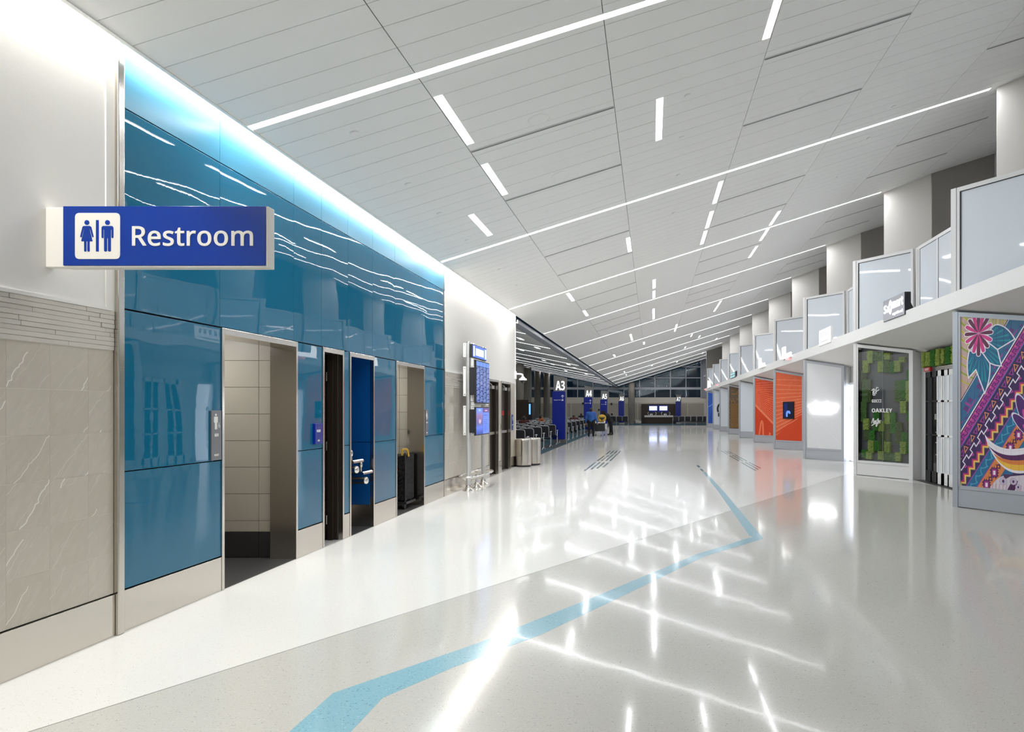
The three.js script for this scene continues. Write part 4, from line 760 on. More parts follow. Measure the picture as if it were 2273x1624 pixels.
std('leafGreen', { color: lin(0.14, 0.42, 0.02), roughness: 0.5 });
storefront(8, 'pale storefront panel with a round black mark holding a green star', M.silverFrame, (t) => {
  part('glass_board', infill(0.11, 1.5, 0.36, 0.075, -0.01), M.paleGlass, t);
  part('emblem_ring', [new THREE.TorusGeometry(0.42, 0.085, 6, 24, 2.0).rotateZ(1.75).translate(1.02, 1.62, 0), new THREE.TorusGeometry(0.42, 0.085, 6, 24, 1.4).rotateZ(3.9).translate(1.02, 1.55, 0), lb(0.66, 1.05, 1.02, 1.18, -0.01, 0.02)], M.black, t);
  const star = []; for (let i = 0; i < 10; i++) { const a = i / 10 * 6.2832 + 0.3, r = i % 2 ? 0.13 : 0.3; star.push([1.08 + Math.cos(a) * r, 1.55 + Math.sin(a) * r]); } part('emblem_star', poly(star, 0.02), M.leafGreen, t);
});
std('blueArt', { map: canvas(128, 256, (g, w, h) => { g.fillStyle = '#2f5fc4'; g.fillRect(0, 0, w, h); g.strokeStyle = '#86a8e8'; g.lineWidth = 7; g.beginPath(); g.moveTo(0, 120); g.quadraticCurveTo(60, 110, 120, 30); g.stroke(); g.fillStyle = '#2450b0'; g.beginPath(); g.moveTo(0, 256); g.quadraticCurveTo(30, 120, 128, 90); g.lineTo(128, 256); g.fill(); }), roughness: 0.35 });
storefront(9, 'last storefront panel of the row, printed in deep sky blue', M.silverFrame, (t) => part('printed_board', infill(0.11, 1.5, 0.36, 0.075, -0.01), M.blueArt, t));
// --- entrance between mural and moss wall
{
  const t = thing('moss_pelmet', 'row of bright green moss lumps hung above the folding shop door', 'planting', [6.05, 2.52, -15.0], Math.PI / 2 + Math.PI);
  part('back_strip', lb(0, 3.6, 0.02, 0.37, -0.14, -0.06), M.black, t);
  for (let i = 0; i < 14; i++) { const w = [0.13, 0.22, 0.2, 0.2][i % 4]; part('moss_lump', mossBlock(w, 0.34 - 0.05 * (i % 3 === 1), 0.15, 0.03).translate(0.12 + i * 0.25, 0.17, 0), M['moss' + (i % 3 === 2 ? 2 : 0)], t); }
  const door = thing('folding_shop_door', 'black glass folding shop door panel beside the moss wall', 'door', [6.12, 0, -15.02], -Math.PI / 2);
  [[0, 0.30], [0.31, 0.60]].forEach(([a, b]) => {
    const leaf = part('leaf', [lb(a, a + 0.03, 0.02, 2.42, -0.02, 0.03), lb(b - 0.03, b, 0.02, 2.42, -0.02, 0.03), lb(a, b, 0.02, 0.26, -0.02, 0.03), lb(a, b, 2.30, 2.42, -0.02, 0.03), lb(a, b, 1.76, 1.79, -0.02, 0.03), lb(a, b, 1.03, 1.06, -0.02, 0.03)], M.black, door);
    part('smoked_glass', lb(a + 0.03, b - 0.03, 0.26, 2.30, -0.005, 0.012), M.blackGloss, leaf);
  });
  part('handle', [lb(0.565, 0.6, 1.38, 1.5, 0.03, 0.06), lb(0.58, 0.62, 1.10, 1.12, 0.03, 0.05), lb(0.58, 0.62, 0.88, 0.90, 0.03, 0.05), lb(0.58, 0.62, 0.62, 0.64, 0.03, 0.05)], M.aluminium, door);
  const exit = thing('exit_sign', 'small red sign under the moss lumps above the black glass door', 'sign', [6.09, 2.43, -14.98], -Math.PI / 2);
  part('box', lb(0, 0.33, 0, 0.09, 0, 0.05, 0.004), M.red, exit); part('lettering', fit('EXIT', 0.2, 0.05, 0.004).translate(0.06, 0.02, 0.05), M.white, exit);
  const white = thing('folding_shop_door', 'white framed folding door with pale panes beside the black glass door', 'door', [6.12, 0, -14.38], -Math.PI / 2);
  for (let i = 0; i < 8; i++) {
    const a = i * 0.27, b = a + 0.262, z = i % 2 ? 0.0 : 0.02;
    const leaf = part('leaf', [lb(a, a + 0.05, 0.02, 2.42, z - 0.02, z + 0.03), lb(b - 0.05, b, 0.02, 2.42, z - 0.02, z + 0.03), lb(a, b, 0.02, 0.26, z - 0.02, z + 0.03), lb(a, b, 2.30, 2.42, z - 0.02, z + 0.03), lb(a, b, 1.75, 1.79, z - 0.02, z + 0.03), lb(a, b, 1.02, 1.06, z - 0.02, z + 0.03)], M.white, white);
    part('pane', lb(a + 0.05, b - 0.05, 0.26, 2.30, z - 0.005, z + 0.012), M.paleGlass, leaf);
  }
  part('track', [lb(-0.02, 2.3, 2.43, 2.47, -0.03, 0.05), lb(0.05, 2.3, 2.47, 2.5, 0.0, 0.08)], M.steelBright, white);
  const th = thing('thermostat', 'tiny white wall thermostat on the bright wall beside the moss panel', 'thermostat', [6.155, 1.56, -20.95], -Math.PI / 2);
  part('case', lb(0, 0.13, 0, 0.12, 0, 0.025, 0.006), M.white, th); part('display', lb(0.05, 0.09, 0.06, 0.08, 0.025, 0.028), M.black, th);
  for (const [d0, d1, label] of [[20.3, 21.4, 'narrow bright white lit doorway between the moss panel and the white panel'], [25.8, 26.9, 'narrow bright lit doorway beyond the white panel']]) {
    const l = thing('lit_doorway', label, 'doorway', [6.15, 0, -(d0 + d1) / 2], -Math.PI / 2), w = (d1 - d0) / 2;
    part('window_light', lb(-w, w, 0.02, 2.35, -0.01, 0.0), M.doorGlow, l); part('frame', [lb(-w - 0.06, -w, 0, 2.42, -0.01, 0.05, 0.004), lb(w, w + 0.06, 0, 2.42, -0.01, 0.05, 0.004), lb(-w, w, 2.36, 2.42, -0.01, 0.05, 0.004)], M.whiteFrame, l);
    area(l, [0, 1.2, 0.02], [1, 0, 0], [0, 0, 1], w * 2, 2.3, LAMP.shop, 0xe6eeff);
  }
  const gate = thing('folding_shop_gate', 'row of dark glass shop doors hidden behind the moss panel, mirrored in the blue wall', 'door', [6.12, 0, -20.1], -Math.PI / 2);
  for (let i = 0; i < 10; i++) {
    const a = i * 0.33, b = a + 0.32, leaf = part('leaf', [lb(a, a + 0.03, 0.02, 2.42, -0.02, 0.03), lb(b - 0.03, b, 0.02, 2.42, -0.02, 0.03), lb(a, b, 0.02, 0.26, -0.02, 0.03), lb(a, b, 2.30, 2.42, -0.02, 0.03), lb(a, b, 1.55, 1.59, -0.02, 0.03), lb(a, b, 0.9, 0.94, -0.02, 0.03)], i > 6 ? M.black : M.white, gate);
    part('dark_pane', lb(a + 0.03, b - 0.03, 0.26, 2.30, -0.005, 0.012), i % 3 ? M.blackGloss : M.paleGlass, leaf);
  }
}
// --- glass screens above the fascia, in the same saw-tooth
for (let k = -1; k < 10; k++) {
  const t = thing('glass_screen', k < 0 ? 'frosted pale glass screen above the shops, nearest of the row and mostly out of view' : `frosted glass screen in a white frame above the shops, ${ORD[k]} from the right`, 'screen', [XF + 0.03, 3.38, -DK(k) - 0.06], TH, 'glass screens above the storefronts');
  const h = 1.86, w = PANEL;
  part('frame', [lb(-0.05, 0.045, 0, h, -0.12, 0.02, 0.004), lb(0.05, 0.10, 0, h, -0.06, 0.012, 0.003), lb(w - 0.06, w, 0, h, -0.06, 0.012, 0.003), lb(0.10, w - 0.06, h - 0.07, h, -0.06, 0.012, 0.003), lb(0.1, w - 0.06, 0, 0.06, -0.06, 0.012)], M.whiteFrame, t);
  part('gasket', [lb(0.10, 0.118, 0.06, h - 0.07, -0.03, 0.004), lb(0.118, w - 0.06, h - 0.08, h - 0.07, -0.03, 0.004)], M.black, t);
  part('pane', lb(0.118, w - 0.06, 0.06, h - 0.08, -0.03, -0.01), M.paleGlass, t);
  const s = thing('glass_balustrade', `row of glass panes above the shops behind ${k < 0 ? 'the nearest screen out of view' : 'the ' + ORD[k] + ' frosted screen'}`, 'screen', [6.0, 3.38, -DK(k + 1) + 1.42], -Math.PI / 2, 'glass balustrades above the storefronts');
  for (let i = 0; i < 4; i++) {
    part('pane', lb(i * 0.97 + 0.04, i * 0.97 + 0.94, 0.02, h - 0.07, -0.02, 0.0), M.paleGlass, s);
    part('mullion', lb(i * 0.97 - 0.03, i * 0.97 + 0.03, 0, h, -0.05, 0.012, 0.003), M.whiteFrame, s);
    part('gasket', lb(i * 0.97 + 0.03, i * 0.97 + 0.04, 0, h - 0.06, -0.03, 0.004), M.black, s);
  }
  part('top_rail', lb(-0.05, 4.0, h - 0.06, h + 0.01, -0.05, 0.014, 0.003), M.whiteFrame, s);
  part('end_post', lb(-0.16, -0.05, 0, h, -0.06, 0.02, 0.004), M.whiteFrame, s);
  // wall fins between screens and roof
  const D = 11.74 + 5.70 * k, fin = structGroup('wall_fin'); fin.position.set(6.0, 0, -D); fin.rotation.y = Math.atan2(-0.46, 1.05);
  part('fin_panel', poly([[0, 3.38], [1.146, 3.38], [1.146, ceilY(7.05) + 0.02], [0, ceilY(6.0) + 0.02]], 0.06).translate(0, 0, -0.06), M.finCream, fin);
  const back = structGroup('wall_recess');
  part('recess_panel', poly([[7.03, 3.38], [8.6, 3.38], [8.6, ceilY(8.6) + 0.02], [7.03, ceilY(7.03) + 0.02]], 0.06).translate(0, 0, -D + 0.44), M.taupe, back);
}
// --- shop signs standing on the fascia
function fasciaSign(name, label, d0, w, y0, h, depth, mat, x = 4.93) { const t = thing(name, label, 'sign', [x, y0, -d0], -Math.PI / 2); part('box', lb(0, w, 0, h, -0.02, depth, 0.004), mat, t); return t; }
{
  std('signFaceGrey', { color: lin(0.27, 0.27, 0.31), roughness: 0.25 });
  // local x runs towards the viewer, local z towards the hall
  let t = fasciaSign('shop_sign', 'dark box sign with glowing white letters on the fascia above the moss panel', 14.3, 1.2, 3.44, 0.44, 0.04, M.black, 4.95);
  part('face', lb(0.005, 1.195, 0.005, 0.435, 0.04, 0.045), M.signFaceGrey, t);
  part('lettering', [fit('Sa', 0.34, 0.17, 0.012, fontB, 0.02).translate(0.06, 0.16, 0.045), fit('mart', 0.62, 0.17, 0.012, fontB, 0.03).translate(0.52, 0.20, 0.045), new THREE.TorusGeometry(0.06, 0.026, 8, 24).scale(1, 1.75, 0.4).translate(0.44, 0.25, 0.052), fit('optical', 0.56, 0.075, 0.012, fontB, 0.02).translate(0.56, 0.05, 0.045)], M.litLetter, t);
  part('rear_brace', poly([[0, 0], [-0.17, 0], [-0.06, 0.23], [-0.06, 0.44], [0, 0.44]], 0.02).rotateY(-Math.PI / 2).translate(1.2, 0, -0.02), M.black, t);
  t = fasciaSign('shop_sign', 'white illuminated box sign with pale raised letters above the white storefront panel', 19.8, 1.3, 3.44, 0.45, 0.04, M.white, 4.95);
  part('face', lb(0.02, 1.28, 0.02, 0.43, 0.04, 0.045), M.litLetter, t);
  part('lettering', [0, 1, 2, 3, 4].map((i) => lb(0.14 + i * 0.21, 0.26 + i * 0.21, 0.22, 0.38, 0.045, 0.052)).concat([lb(0.2, 1.1, 0.08, 0.12, 0.045, 0.052)]), M.white, t);
  for (const [d0, label] of [[25.2, 'glowing white L-shaped sign above the orange panel with the screen'], [30.7, 'glowing white L-shaped sign above the orange panel with the letter']]) {
    t = thing('shop_sign', label, 'sign', [4.92, 3.46, -d0], -Math.PI / 2);
    part('letter', [lb(0, 0.5, 0, 0.43, 0, 0.06, 0.01), lb(0.5, 1.5, 0, 0.15, 0, 0.06, 0.01)], M.litWhite, t);
    part('base', lb(-0.02, 1.52, -0.03, 0.0, -0.03, 0.05), M.white, t);
  }
  t = fasciaSign('shop_sign', 'small teal and black patterned box sign above the bronze lattice', 41.9, 2.7, 3.48, 0.34, 0.05, M.black, 4.95);
  part('letter', Array.from({ length: 10 }, (_, i) => lb(0.1 + (i % 5) * 0.44, 0.36 + (i % 5) * 0.44, 0.03 + Math.floor(i / 5) * 0.16, 0.15 + Math.floor(i / 5) * 0.16, 0.05, 0.06)), glow('litTeal', lin(0.02, 0.30, 0.34), 0.8), t);
  t = thing('shop_sign', 'glowing white narrow sign above the last blue storefront', 'sign', [4.92, 3.46, -58.5], -Math.PI / 2);
  part('letter', [poly([[0, 0], [2.4, 0], [2.4, 0.25], [1.3, 0.55], [0.2, 0.6]], 0.06)], M.litWhite, t); part('base', lb(0, 2.4, -0.06, 0, -0.03, 0.04), M.white, t);
  [[24, 'red exit sign with arrow hung from the fascia below the L-shaped sign'], [50, 'small red exit sign on the fascia far down the row of shops'], [61, 'tiny red exit sign at the very end of the fascia']].forEach(([d, label], i) => {
    const s = thing('exit_sign', label, 'sign', [4.76, 3.35, -d]);
    part('box', lb(0, 0.30, 0, 0.09, 0, 0.03, 0.004), M.litRed, s); part('lettering', [fit('EXIT', 0.18, 0.05, 0.004).translate(0.02, 0.02, 0.03), poly([[0.23, 0.02], [0.28, 0.045], [0.23, 0.07]], 0.004).translate(0, 0, 0.03)], M.white, s);
  });
}

// ---------------------------------------------------------------- the gate lounge and the far end
// gate pylons: [label part, x left, x right, distance, letters, shows arrow]
[['A3', 'tallest and nearest blue gate pylon marked A3 at the carpet edge', -4.58, -3.92, 31.2, 3.18, 3.05, true], ['A4', 'blue gate pylon marked A4 behind the man in the blue shirt', -4.71, -4.07, 47, 3.25, 3.12, true], ['A5', 'blue gate pylon marked A5 behind the stooping person', -4.40, -3.74, 58, 3.2, 3.1, true], ['A6', 'dark blue gate pylon marked A6 beside the round concrete column', -3.42, -2.78, 70, 3.2, 3.1, false], ['A7', 'dark blue gate pylon marked A7 to the right of the gate counter', 2.60, 3.22, 73, 3.2, 3.12, false]].forEach(([str, label, x0, x1, d, yl, yr, arrow]) => {
  const t = thing('gate_pylon', label, 'sign', [x0, 0, -d], 0, 'gate pylons'), w = x1 - x0;
  part('body', poly([[0.06, 0], [w, 0], [w, yr], [0.06, yl]], 0.16).translate(0, 0, -0.16), M.pylonGrey, t);
  part('blue_panel', lb(0, w - 0.06, 0.215, 2.43, 0, 0.03, 0.004), M.pylonBlue, t);
  part('base', lb(0.08, w - 0.02, 0, 0.205, 0, 0.012), M.steel, t);
  part('lettering', fit(str, 0.42, 0.43, 0.02).translate(w - 0.50, 2.48, 0.0), M.litLetter, t);
  if (arrow) part('arrow', [poly([[-0.07, -0.02], [-0.052, -0.04], [-0.012, 0], [-0.012, -0.12], [0.012, -0.12], [0.012, 0], [0.052, -0.04], [0.07, -0.02], [0, 0.05]], 0.004).translate(w - 0.18, 2.22, 0.03), fit('Baggage Claim', 0.33, 0.05, 0.004).translate(w - 0.58, 2.0, 0.03), lb(w - 0.22, w - 0.14, 1.99, 2.06, 0.03, 0.034)], M.white, t);
});
// beam seating: a bench is one thing
function bench(n, label, pos, turn = 0, group = 'rows of lounge seats') {
  const t = thing('beam_seating', label, 'seating', pos, turn, group), P = 0.60;
  const sq = (a, b, c) => lb(...a, ...b, ...c, 0.012);
  const backShape = roundRect(0.5, 0.46, 0.07);
  for (let i = 0; i < n; i++) {                                   // seats face away (-z); the first is at the aisle end
    const x = -P * (i + 0.5);
    part('seat_pan', metric(new THREE.ExtrudeGeometry(roundRect(0.5, 0.46, 0.07), { depth: 0.04, bevelEnabled: true, bevelSize: 0.01, bevelThickness: 0.01, bevelSegments: 1, curveSegments: 4 })).rotateX(-Math.PI / 2 - 0.07).translate(x, 0.41, -0.26), M.seatVinyl, t);
    part('backrest', metric(new THREE.ExtrudeGeometry(backShape, { depth: 0.03, bevelEnabled: true, bevelSize: 0.008, bevelThickness: 0.008, bevelSegments: 1, curveSegments: 4 })).rotateX(0.26).translate(x, 0.66, 0.02), M.seatVinyl, t);
    const f = []; for (const [a, b] of [[-0.255, -0.235], [-0.27, 0.17], [-0.22, 0.235], [0.22, 0.235], [0.27, 0.17], [0.255, -0.235]]) f.push([x + a, 0.665 + b * 0.965, 0.045 + b * 0.26]);
    part('back_frame', pipe(f, 0.013, false, 26, 6), M.aluminium, t);
  }
  for (let i = 0; i <= n; i++) {
    const x = -P * i;
    part('armrest', [lb(x - 0.025, x + 0.025, 0.625, 0.655, -0.46, -0.14, 0.008), rod([x, 0.36, -0.20], [x, 0.63, -0.30], 0.018, 8)], M.aluminium, t);
    if (i % 2 === 0 || i === n) part('leg', [rod([x, 0.34, -0.22], [x, 0.07, -0.22], 0.025, 8), rod([x, 0.07, -0.24], [x, 0.025, -0.50], 0.02, 8), rod([x, 0.07, -0.20], [x, 0.025, 0.06], 0.02, 8), cyl(0.025, 0.03, 0.025, x, 0.0125, -0.5, 8), cyl(0.025, 0.03, 0.025, x, 0.0125, 0.06, 8)], M.aluminium, t);
  }
  part('beam', lb(-P * n, 0, 0.32, 0.37, -0.26, -0.18, 0.01), M.black, t);
  return t;
}
{
  const b = bench(7, 'row of dark lounge seats with silver frames, nearest row behind the waste bins', [-4.30, 0.004, -23.2]);
  const ds = [24.9, 26.7, 28.6, 30.6, 33.0, 34.9, 36.8, 38.9, 41, 43.2, 45.6, 49, 52, 55.5, 59];
  ds.forEach((d, i) => copyOf(b, i < 4 ? `dark silver-framed lounge seats, ${ORD[i + 1]} row behind the waste bins, before the A3 pylon` : `row of dark lounge seats beyond the A3 pylon, ${ORD[i - 4]} row past it`, [-4.30 - (i > 10 ? 0.5 : 0), 0.004, -d]));
  bench(6, 'row of black seats facing the hall below the gate counter at the far right', [5.75, 0.004, -68.0]);
  bench(3, 'short row of black seats on the far carpet left of the concrete column', [-2.35, 0.004, -68.2]);
}
// side tables between the seats
for (const [x, d, label] of [[-7.35, 34.3, 'white box-like side table at the left behind the first seat rows'], [-6.5, 41.8, 'white side table left of the A3 pylon'], [-5.9, 54, 'pale side table beyond the seats right of the A3 pylon']]) {
  const t = thing('side_table', label, 'table', [x, 0.004, -d]);
  part('table_top', rb(0.75, 0.05, 0.5, 0.01, 0, 0.70, 0), M.white, t); part('apron', lb(-0.34, 0.34, 0.5, 0.675, -0.2, 0.2, 0.01), M.white, t);
  for (const sx of [-0.32, 0.32]) for (const sz of [-0.2, 0.2]) part('leg', cyl(0.02, 0.02, 0.5, sx, 0.25, sz, 8), M.aluminium, t);
}
// gate podium at the left
{
  const t = thing('gate_kiosk', 'dark brown gate podium wall with a thin blue screen at its edge', 'kiosk', [-9.0, 0.004, -45]);
  part('back_panel', lb(0, 0.80, 0, 2.23, -0.15, 0, 0.01), M.darkWood, t); part('wing_panel', lb(0.80, 1.05, 0, 2.05, -1.2, -0.02, 0.005), M.black, t);
  part('screen', lb(0.84, 0.95, 1.25, 1.95, -0.02, 0.0, 0.002), M.screenBlue, t); part('plinth', lb(-0.02, 0.82, 0, 0.08, -0.17, 0.02, 0.004), M.steel, t);
}
// concrete columns
for (const [x, d, r, label] of [[-11.35, 58, 0.40, 'grey concrete column nearest the end of the left wall'], [-12.1, 66, 0.36, 'concrete column second from the left in the lounge'], [-12.35, 73.2, 0.34, 'concrete column third from the left in the lounge'], [-11.35, 73.2, 0.34, 'concrete column just left of the A3 pylon']]) {
  const h = 4.1 + 0.2 * (VX - x) - 0.1, t = thing('column', label, 'column', [x, 0.004, -d], 0, 'round concrete columns of the lounge');
  part('shaft', cyl(r, r, h, 0, h / 2, 0, 40), M.concrete, t); part('base_ring', cyl(r + 0.015, r + 0.015, 0.1, 0, 0.05, 0, 40), M.steel, t);
}
{
  const t = thing('column', 'round concrete column in front of the far windows right of the A6 pylon', 'column', [-2.18, 0.004, -74.2]), h = ceilY(-2.2) - 0.1;
  part('shaft', cyl(0.36, 0.36, h, 0, h / 2, 0, 40), M.concrete, t); part('base_ring', cyl(0.375, 0.375, 0.1, 0, 0.05, 0, 40), M.steel, t);
}
// far wall with its windows
{
  const D = 76, w = structGroup('wall_far');
  part('wall_body', bx(-15, 9, 0, 2.94, D, D + 0.3), M.farBeige, w);
  part('rail_trim', bx(-15, 5.6, 2.34, 2.40, D - 0.03, D), M.farBeige, w);
  for (let i = 0; i < 11; i++) { const x = -14.6 + i * 1.87; part('wall_tile_panel', bx(x, x + 1.80, 0.45, 2.26, D - 0.02, D), M.tanTile, w); }
  part('base_plate', bx(-15, 9, 0, 0.3, D - 0.025, D), M.steel, w);
  part('end_wall', bx(5.6, 8.7, 2.9, 8.3, D - 0.1, D + 0.3), M.greySpandrel, w);
  const win = structGroup('window_1');
  const ys = [2.94, 3.88, 5.13, 6.36, 8.0];
  const top = (x) => x > VX ? ceilY(x) : 4.1 + 0.2 * (VX - x);
  for (let i = -6; i < 6; i++) {
    const x0 = -4.82 + 1.74 * i, x1 = Math.min(x0 + 1.74, 5.58); if (x1 <= x0) continue;
    part('mullion', bx(x0 - 0.045, x0 + 0.045, 2.94, top(x0), D - 0.08, D + 0.12), M.silverFrame, win);
    for (let r = 0; r < 4; r++) {
      const a = ys[r] + 0.07, bl = Math.min(ys[r + 1] - 0.07, top(x0)), br = Math.min(ys[r + 1] - 0.07, top(x1)); if (bl <= a && br <= a) continue;
      part('window_pane', poly([[x0 + 0.045, a], [x1 - 0.045, a], [x1 - 0.045, Math.max(br, a + 0.01)], [x0 + 0.045, Math.max(bl, a + 0.01)]], 0.012).translate(0, 0, -D - 0.02), M.windowGlass, win);
    }
  }
  part('transom', bx(-15, 5.6, 3.81, 4.07, D - 0.12, D + 0.12), M.silverFrame, win);
  part('transom', bx(-1.4, 5.6, 5.08, 5.18, D - 0.08, D + 0.12), M.silverFrame, win);
  part('transom', bx(2.5, 5.6, 6.32, 6.41, D - 0.08, D + 0.12), M.silverFrame, win);
  part('frame_end', bx(5.52, 5.62, 2.94, 7.1, D - 0.1, D + 0.12), M.silverFrame, win);
  for (const [x, y, i] of [[-7.7, 2.26, 0], [-5.9, 1.55, 1], [-4.5, 2.2, 2], [-4.45, 1.05, 3]]) { const b = thing('wall_box', `small dark wall fitting on the beige far wall, ${ORD[i]} from the left`, 'fitting', [x, y, -D + 0.02]); part('case', lb(-0.09, 0.09, -0.12, 0.12, 0, 0.08, 0.01), M.black, b); part('plate', lb(-0.11, 0.11, 0.12, 0.16, 0, 0.03), M.white, b); }
  struct('ground_apron', bx(-90, 90, -0.6, -0.5, 77, 260), M.darkFloorTile);
}
struct('wall_lounge_left', bx(-15.2, -15, -0.1, 7, 18.6, 76.3), M.farBeige);
struct('wall_lounge_near', bx(-15.2, -3.84, 0, 6.6, 18.7, 18.9), M.wallPaint);
struct('wall_back', bx(-4.1, 9, 0, 8.4, -5.2, -5.0), M.wallPaint);
// gate counter
{
  const t = thing('gate_counter', 'dark wood gate counter wall with a white desk shelf and bright blue wall panel', 'counter', [-1.12, 0.004, -75.2]);
  part('back_wall', lb(0, 3.95, 0, 2.19, -0.7, -0.1, 0.01), M.darkWood, t); part('desk', lb(0.36, 3.48, 0, 0.72, -0.1, 0.42, 0.01), M.darkWood, t);
  part('desk_top', lb(0.34, 3.52, 0.72, 0.92, -0.1, 0.5, 0.01), M.signWhite, t); part('blue_panel', lb(0.80, 2.98, 1.25, 2.06, -0.1, -0.085), M.pylonBlue, t);
  const scr = canvas(128, 72, (g, w, h) => { g.fillStyle = '#a9b6f6'; g.fillRect(0, 0, w, h); g.fillStyle = '#e9edff'; g.fillRect(6, 6, w - 12, 18); g.fillStyle = '#ffffff'; g.fillRect(38, 36, 54, 30); g.fillStyle = '#7d8de0'; g.fillRect(16, 28, 96, 4); });
  std('gateScreen', { color: lin(0.01, 0.01, 0.01), emissive: lin(0.85, 0.9, 1), emissiveMap: scr, emissiveIntensity: 1.5, roughness: 0.2 });
  for (const [x0, x1, side] of [[0.86, 1.76, 'left'], [2.0, 2.9, 'right']]) {
    const s = thing('wall_screen', `bright blue-white gate screen on the counter wall, ${side} of two`, 'screen', [-1.12 + x0, 1.46, -75.27], 0, 'gate screens');
    const W0 = x1 - x0, g = lb(0.015, W0 - 0.015, 0.015, 0.485, 0.04, 0.046), uv = g.attributes.uv, p = g.attributes.position; for (let i = 0; i < uv.count; i++) uv.setXY(i, p.getX(i) / W0, p.getY(i) / 0.5);
    part('bezel', lb(0, W0, 0, 0.5, 0, 0.04, 0.006), M.black, s); part('screen', g, M.gateScreen, s); area(s, [W0 / 2, 0.25, 0.06], [1, 0, 0], [0, 0, 1], W0, 0.45, 1.5, 0xb0c0ff);
  }
  [0.78, 1.6, 2.28, 3.12].forEach((x, i) => { const m = thing('monitor_arm', `small white monitor arm on the gate counter, ${ORD[i]} from the left`, 'monitor', [-1.12 + x, 0.925, -75.05], 0, 'monitor arms'); const k = i % 2 ? -1 : 1; part('arm', [rod([0, 0, 0], [0, 0.12, 0], 0.02, 8), rod([0, 0.12, 0], [-0.09 * k, 0.24, 0], 0.018, 8), rod([-0.09 * k, 0.24, 0], [0.05 * k, 0.38, 0], 0.018, 8)], M.white, m); part('screen_back', lb(0.03 * k - 0.02, 0.03 * k + 0.3, 0.2, 0.42, -0.06, -0.02, 0.005), M.black, m); });
  [1.0, 2.55].forEach((x, i) => { const m = thing('boarding_printer', `small white printer on the gate counter, ${i ? 'right' : 'left'} of two`, 'printer', [-1.12 + x, 0.925, -74.95], 0, 'counter printers'); part('case', rb(0.3, 0.18, 0.25, 0.015, 0.1, 0.09, 0), M.white, m); part('slot', lb(0.05, 0.16, 0.02, 0.11, 0.12, 0.13), M.black, m); });
}
// cleaner's cart seen through the far restroom entrance
{
  const t = thing('janitor_cart', 'black cleaning cart with a spray bottle and yellow handle inside the far restroom entrance', 'cart', [-4.10, 0.004, -10.98]);
  part('bag', [mossBlock(0.34, 0.72, 0.4, 0.03).translate(0, 0.50, 0)], M.blackCloth, t); part('frame', [rod([-0.17, 0.1, 0.2], [-0.17, 0.9, 0.2], 0.012), rod([0.17, 0.1, 0.2], [0.17, 0.9, 0.2], 0.012), lb(-0.2, 0.2, 0.08, 0.12, -0.2, 0.22, 0.005)], M.black, t);
  part('wheel', [-0.15, 0.15].map((x) => new THREE.CylinderGeometry(0.05, 0.05, 0.03, 16).rotateZ(Math.PI / 2).translate(x, 0.05, 0.18)), M.black, t);
  part('handle', pipe([[0.12, 0.86, 0.2], [0.13, 0.95, 0.2], [0.19, 0.95, 0.16], [0.19, 0.84, 0.1]], 0.016, false, 20, 8), M.yellow, t);
  part('label', lb(-0.02, 0.06, 0.62, 0.65, 0.225, 0.235), M.red, t); part('liner', mossBlock(0.1, 0.16, 0.06, 0.02).translate(-0.14, 0.78, 0.22), M.white, t);
  part('bottle', lathe([[0.0, 0], [0.05, 0], [0.052, 0.15], [0.03, 0.2], [0.02, 0.24], [0, 0.24]], 18).translate(-0.14, 0.92, 0.1), M.signWhite, t);
  part('spray_head', [lb(-0.18, -0.07, 1.16, 1.24, 0.07, 0.13, 0.015)], M.black, t);
}
// ---------------------------------------------------------------- people
function smoothField(bones, soft) {
  return (x, y, z) => {
    let s = 0, best = 1e9; const ds = [];
    for (const b of bones) {
      const px = x - b.a[0], py = y - b.a[1], pz = z - b.a[2]; let h = (px * b.d[0] + py * b.d[1] + pz * b.d[2]) / b.l2; h = h < 0 ? 0 : h > 1 ? 1 : h;
      const qx = px - b.d[0] * h, qy = py - b.d[1] * h, qz = (pz - b.d[2] * h); const d = Math.sqrt(qx * qx + qy * qy + qz * qz * b.fz) - (b.r0 + (b.r1 - b.r0) * h); ds.push(d); if (d < best) best = d;
    }
    if (best > 0.15) return best;
    for (const d of ds) s += Math.exp(-(d - best) / soft); return best - soft * Math.log(s);
  };
}
const bone = (a, b, r0, r1 = r0, fz = 1) => { const d = [b[0] - a[0], b[1] - a[1], b[2] - a[2]]; return { a, d, l2: d[0] ** 2 + d[1] ** 2 + d[2] ** 2 + 1e-9, r0, r1, fz }; };
function surface(bones, res = 80, soft = 0.02) {
  const lo = [1e9, 1e9, 1e9], hi = [-1e9, -1e9, -1e9]; for (const b of bones) for (let k = 0; k < 3; k++) for (const [p, r] of [[b.a[k], b.r0], [b.a[k] + b.d[k], b.r1]]) { lo[k] = Math.min(lo[k], p - r - 0.05); hi[k] = Math.max(hi[k], p + r + 0.05); }
  const c = lo.map((v, k) => (v + hi[k]) / 2), half = Math.max(...hi.map((v, k) => v - lo[k])) / 2 * 1.08, f = smoothField(bones, soft);
  const mc = new MarchingCubes(res, new THREE.MeshStandardMaterial(), false, false, 60000); mc.isolation = 0;
  for (let z = 0; z < res; z++) for (let y = 0; y < res; y++) for (let x = 0; x < res; x++) { const hs = res / 2; mc.field[x + y * res + z * res * res] = -f(c[0] + (x - hs) / hs * half, c[1] + (y - hs) / hs * half, c[2] + (z - hs) / hs * half); }
  mc.update();
  const n = mc.count, p = new Float32Array(n * 3); for (let i = 0; i < n; i++) for (let k = 0; k < 3; k++) p[i * 3 + k] = mc.positionArray[i * 3 + k] * half + c[k];
  let g = new THREE.BufferGeometry(); g.setAttribute('position', new THREE.BufferAttribute(p, 3)); g = mergeVertices(g, 1e-4); g.computeVertexNormals(); return g;
}
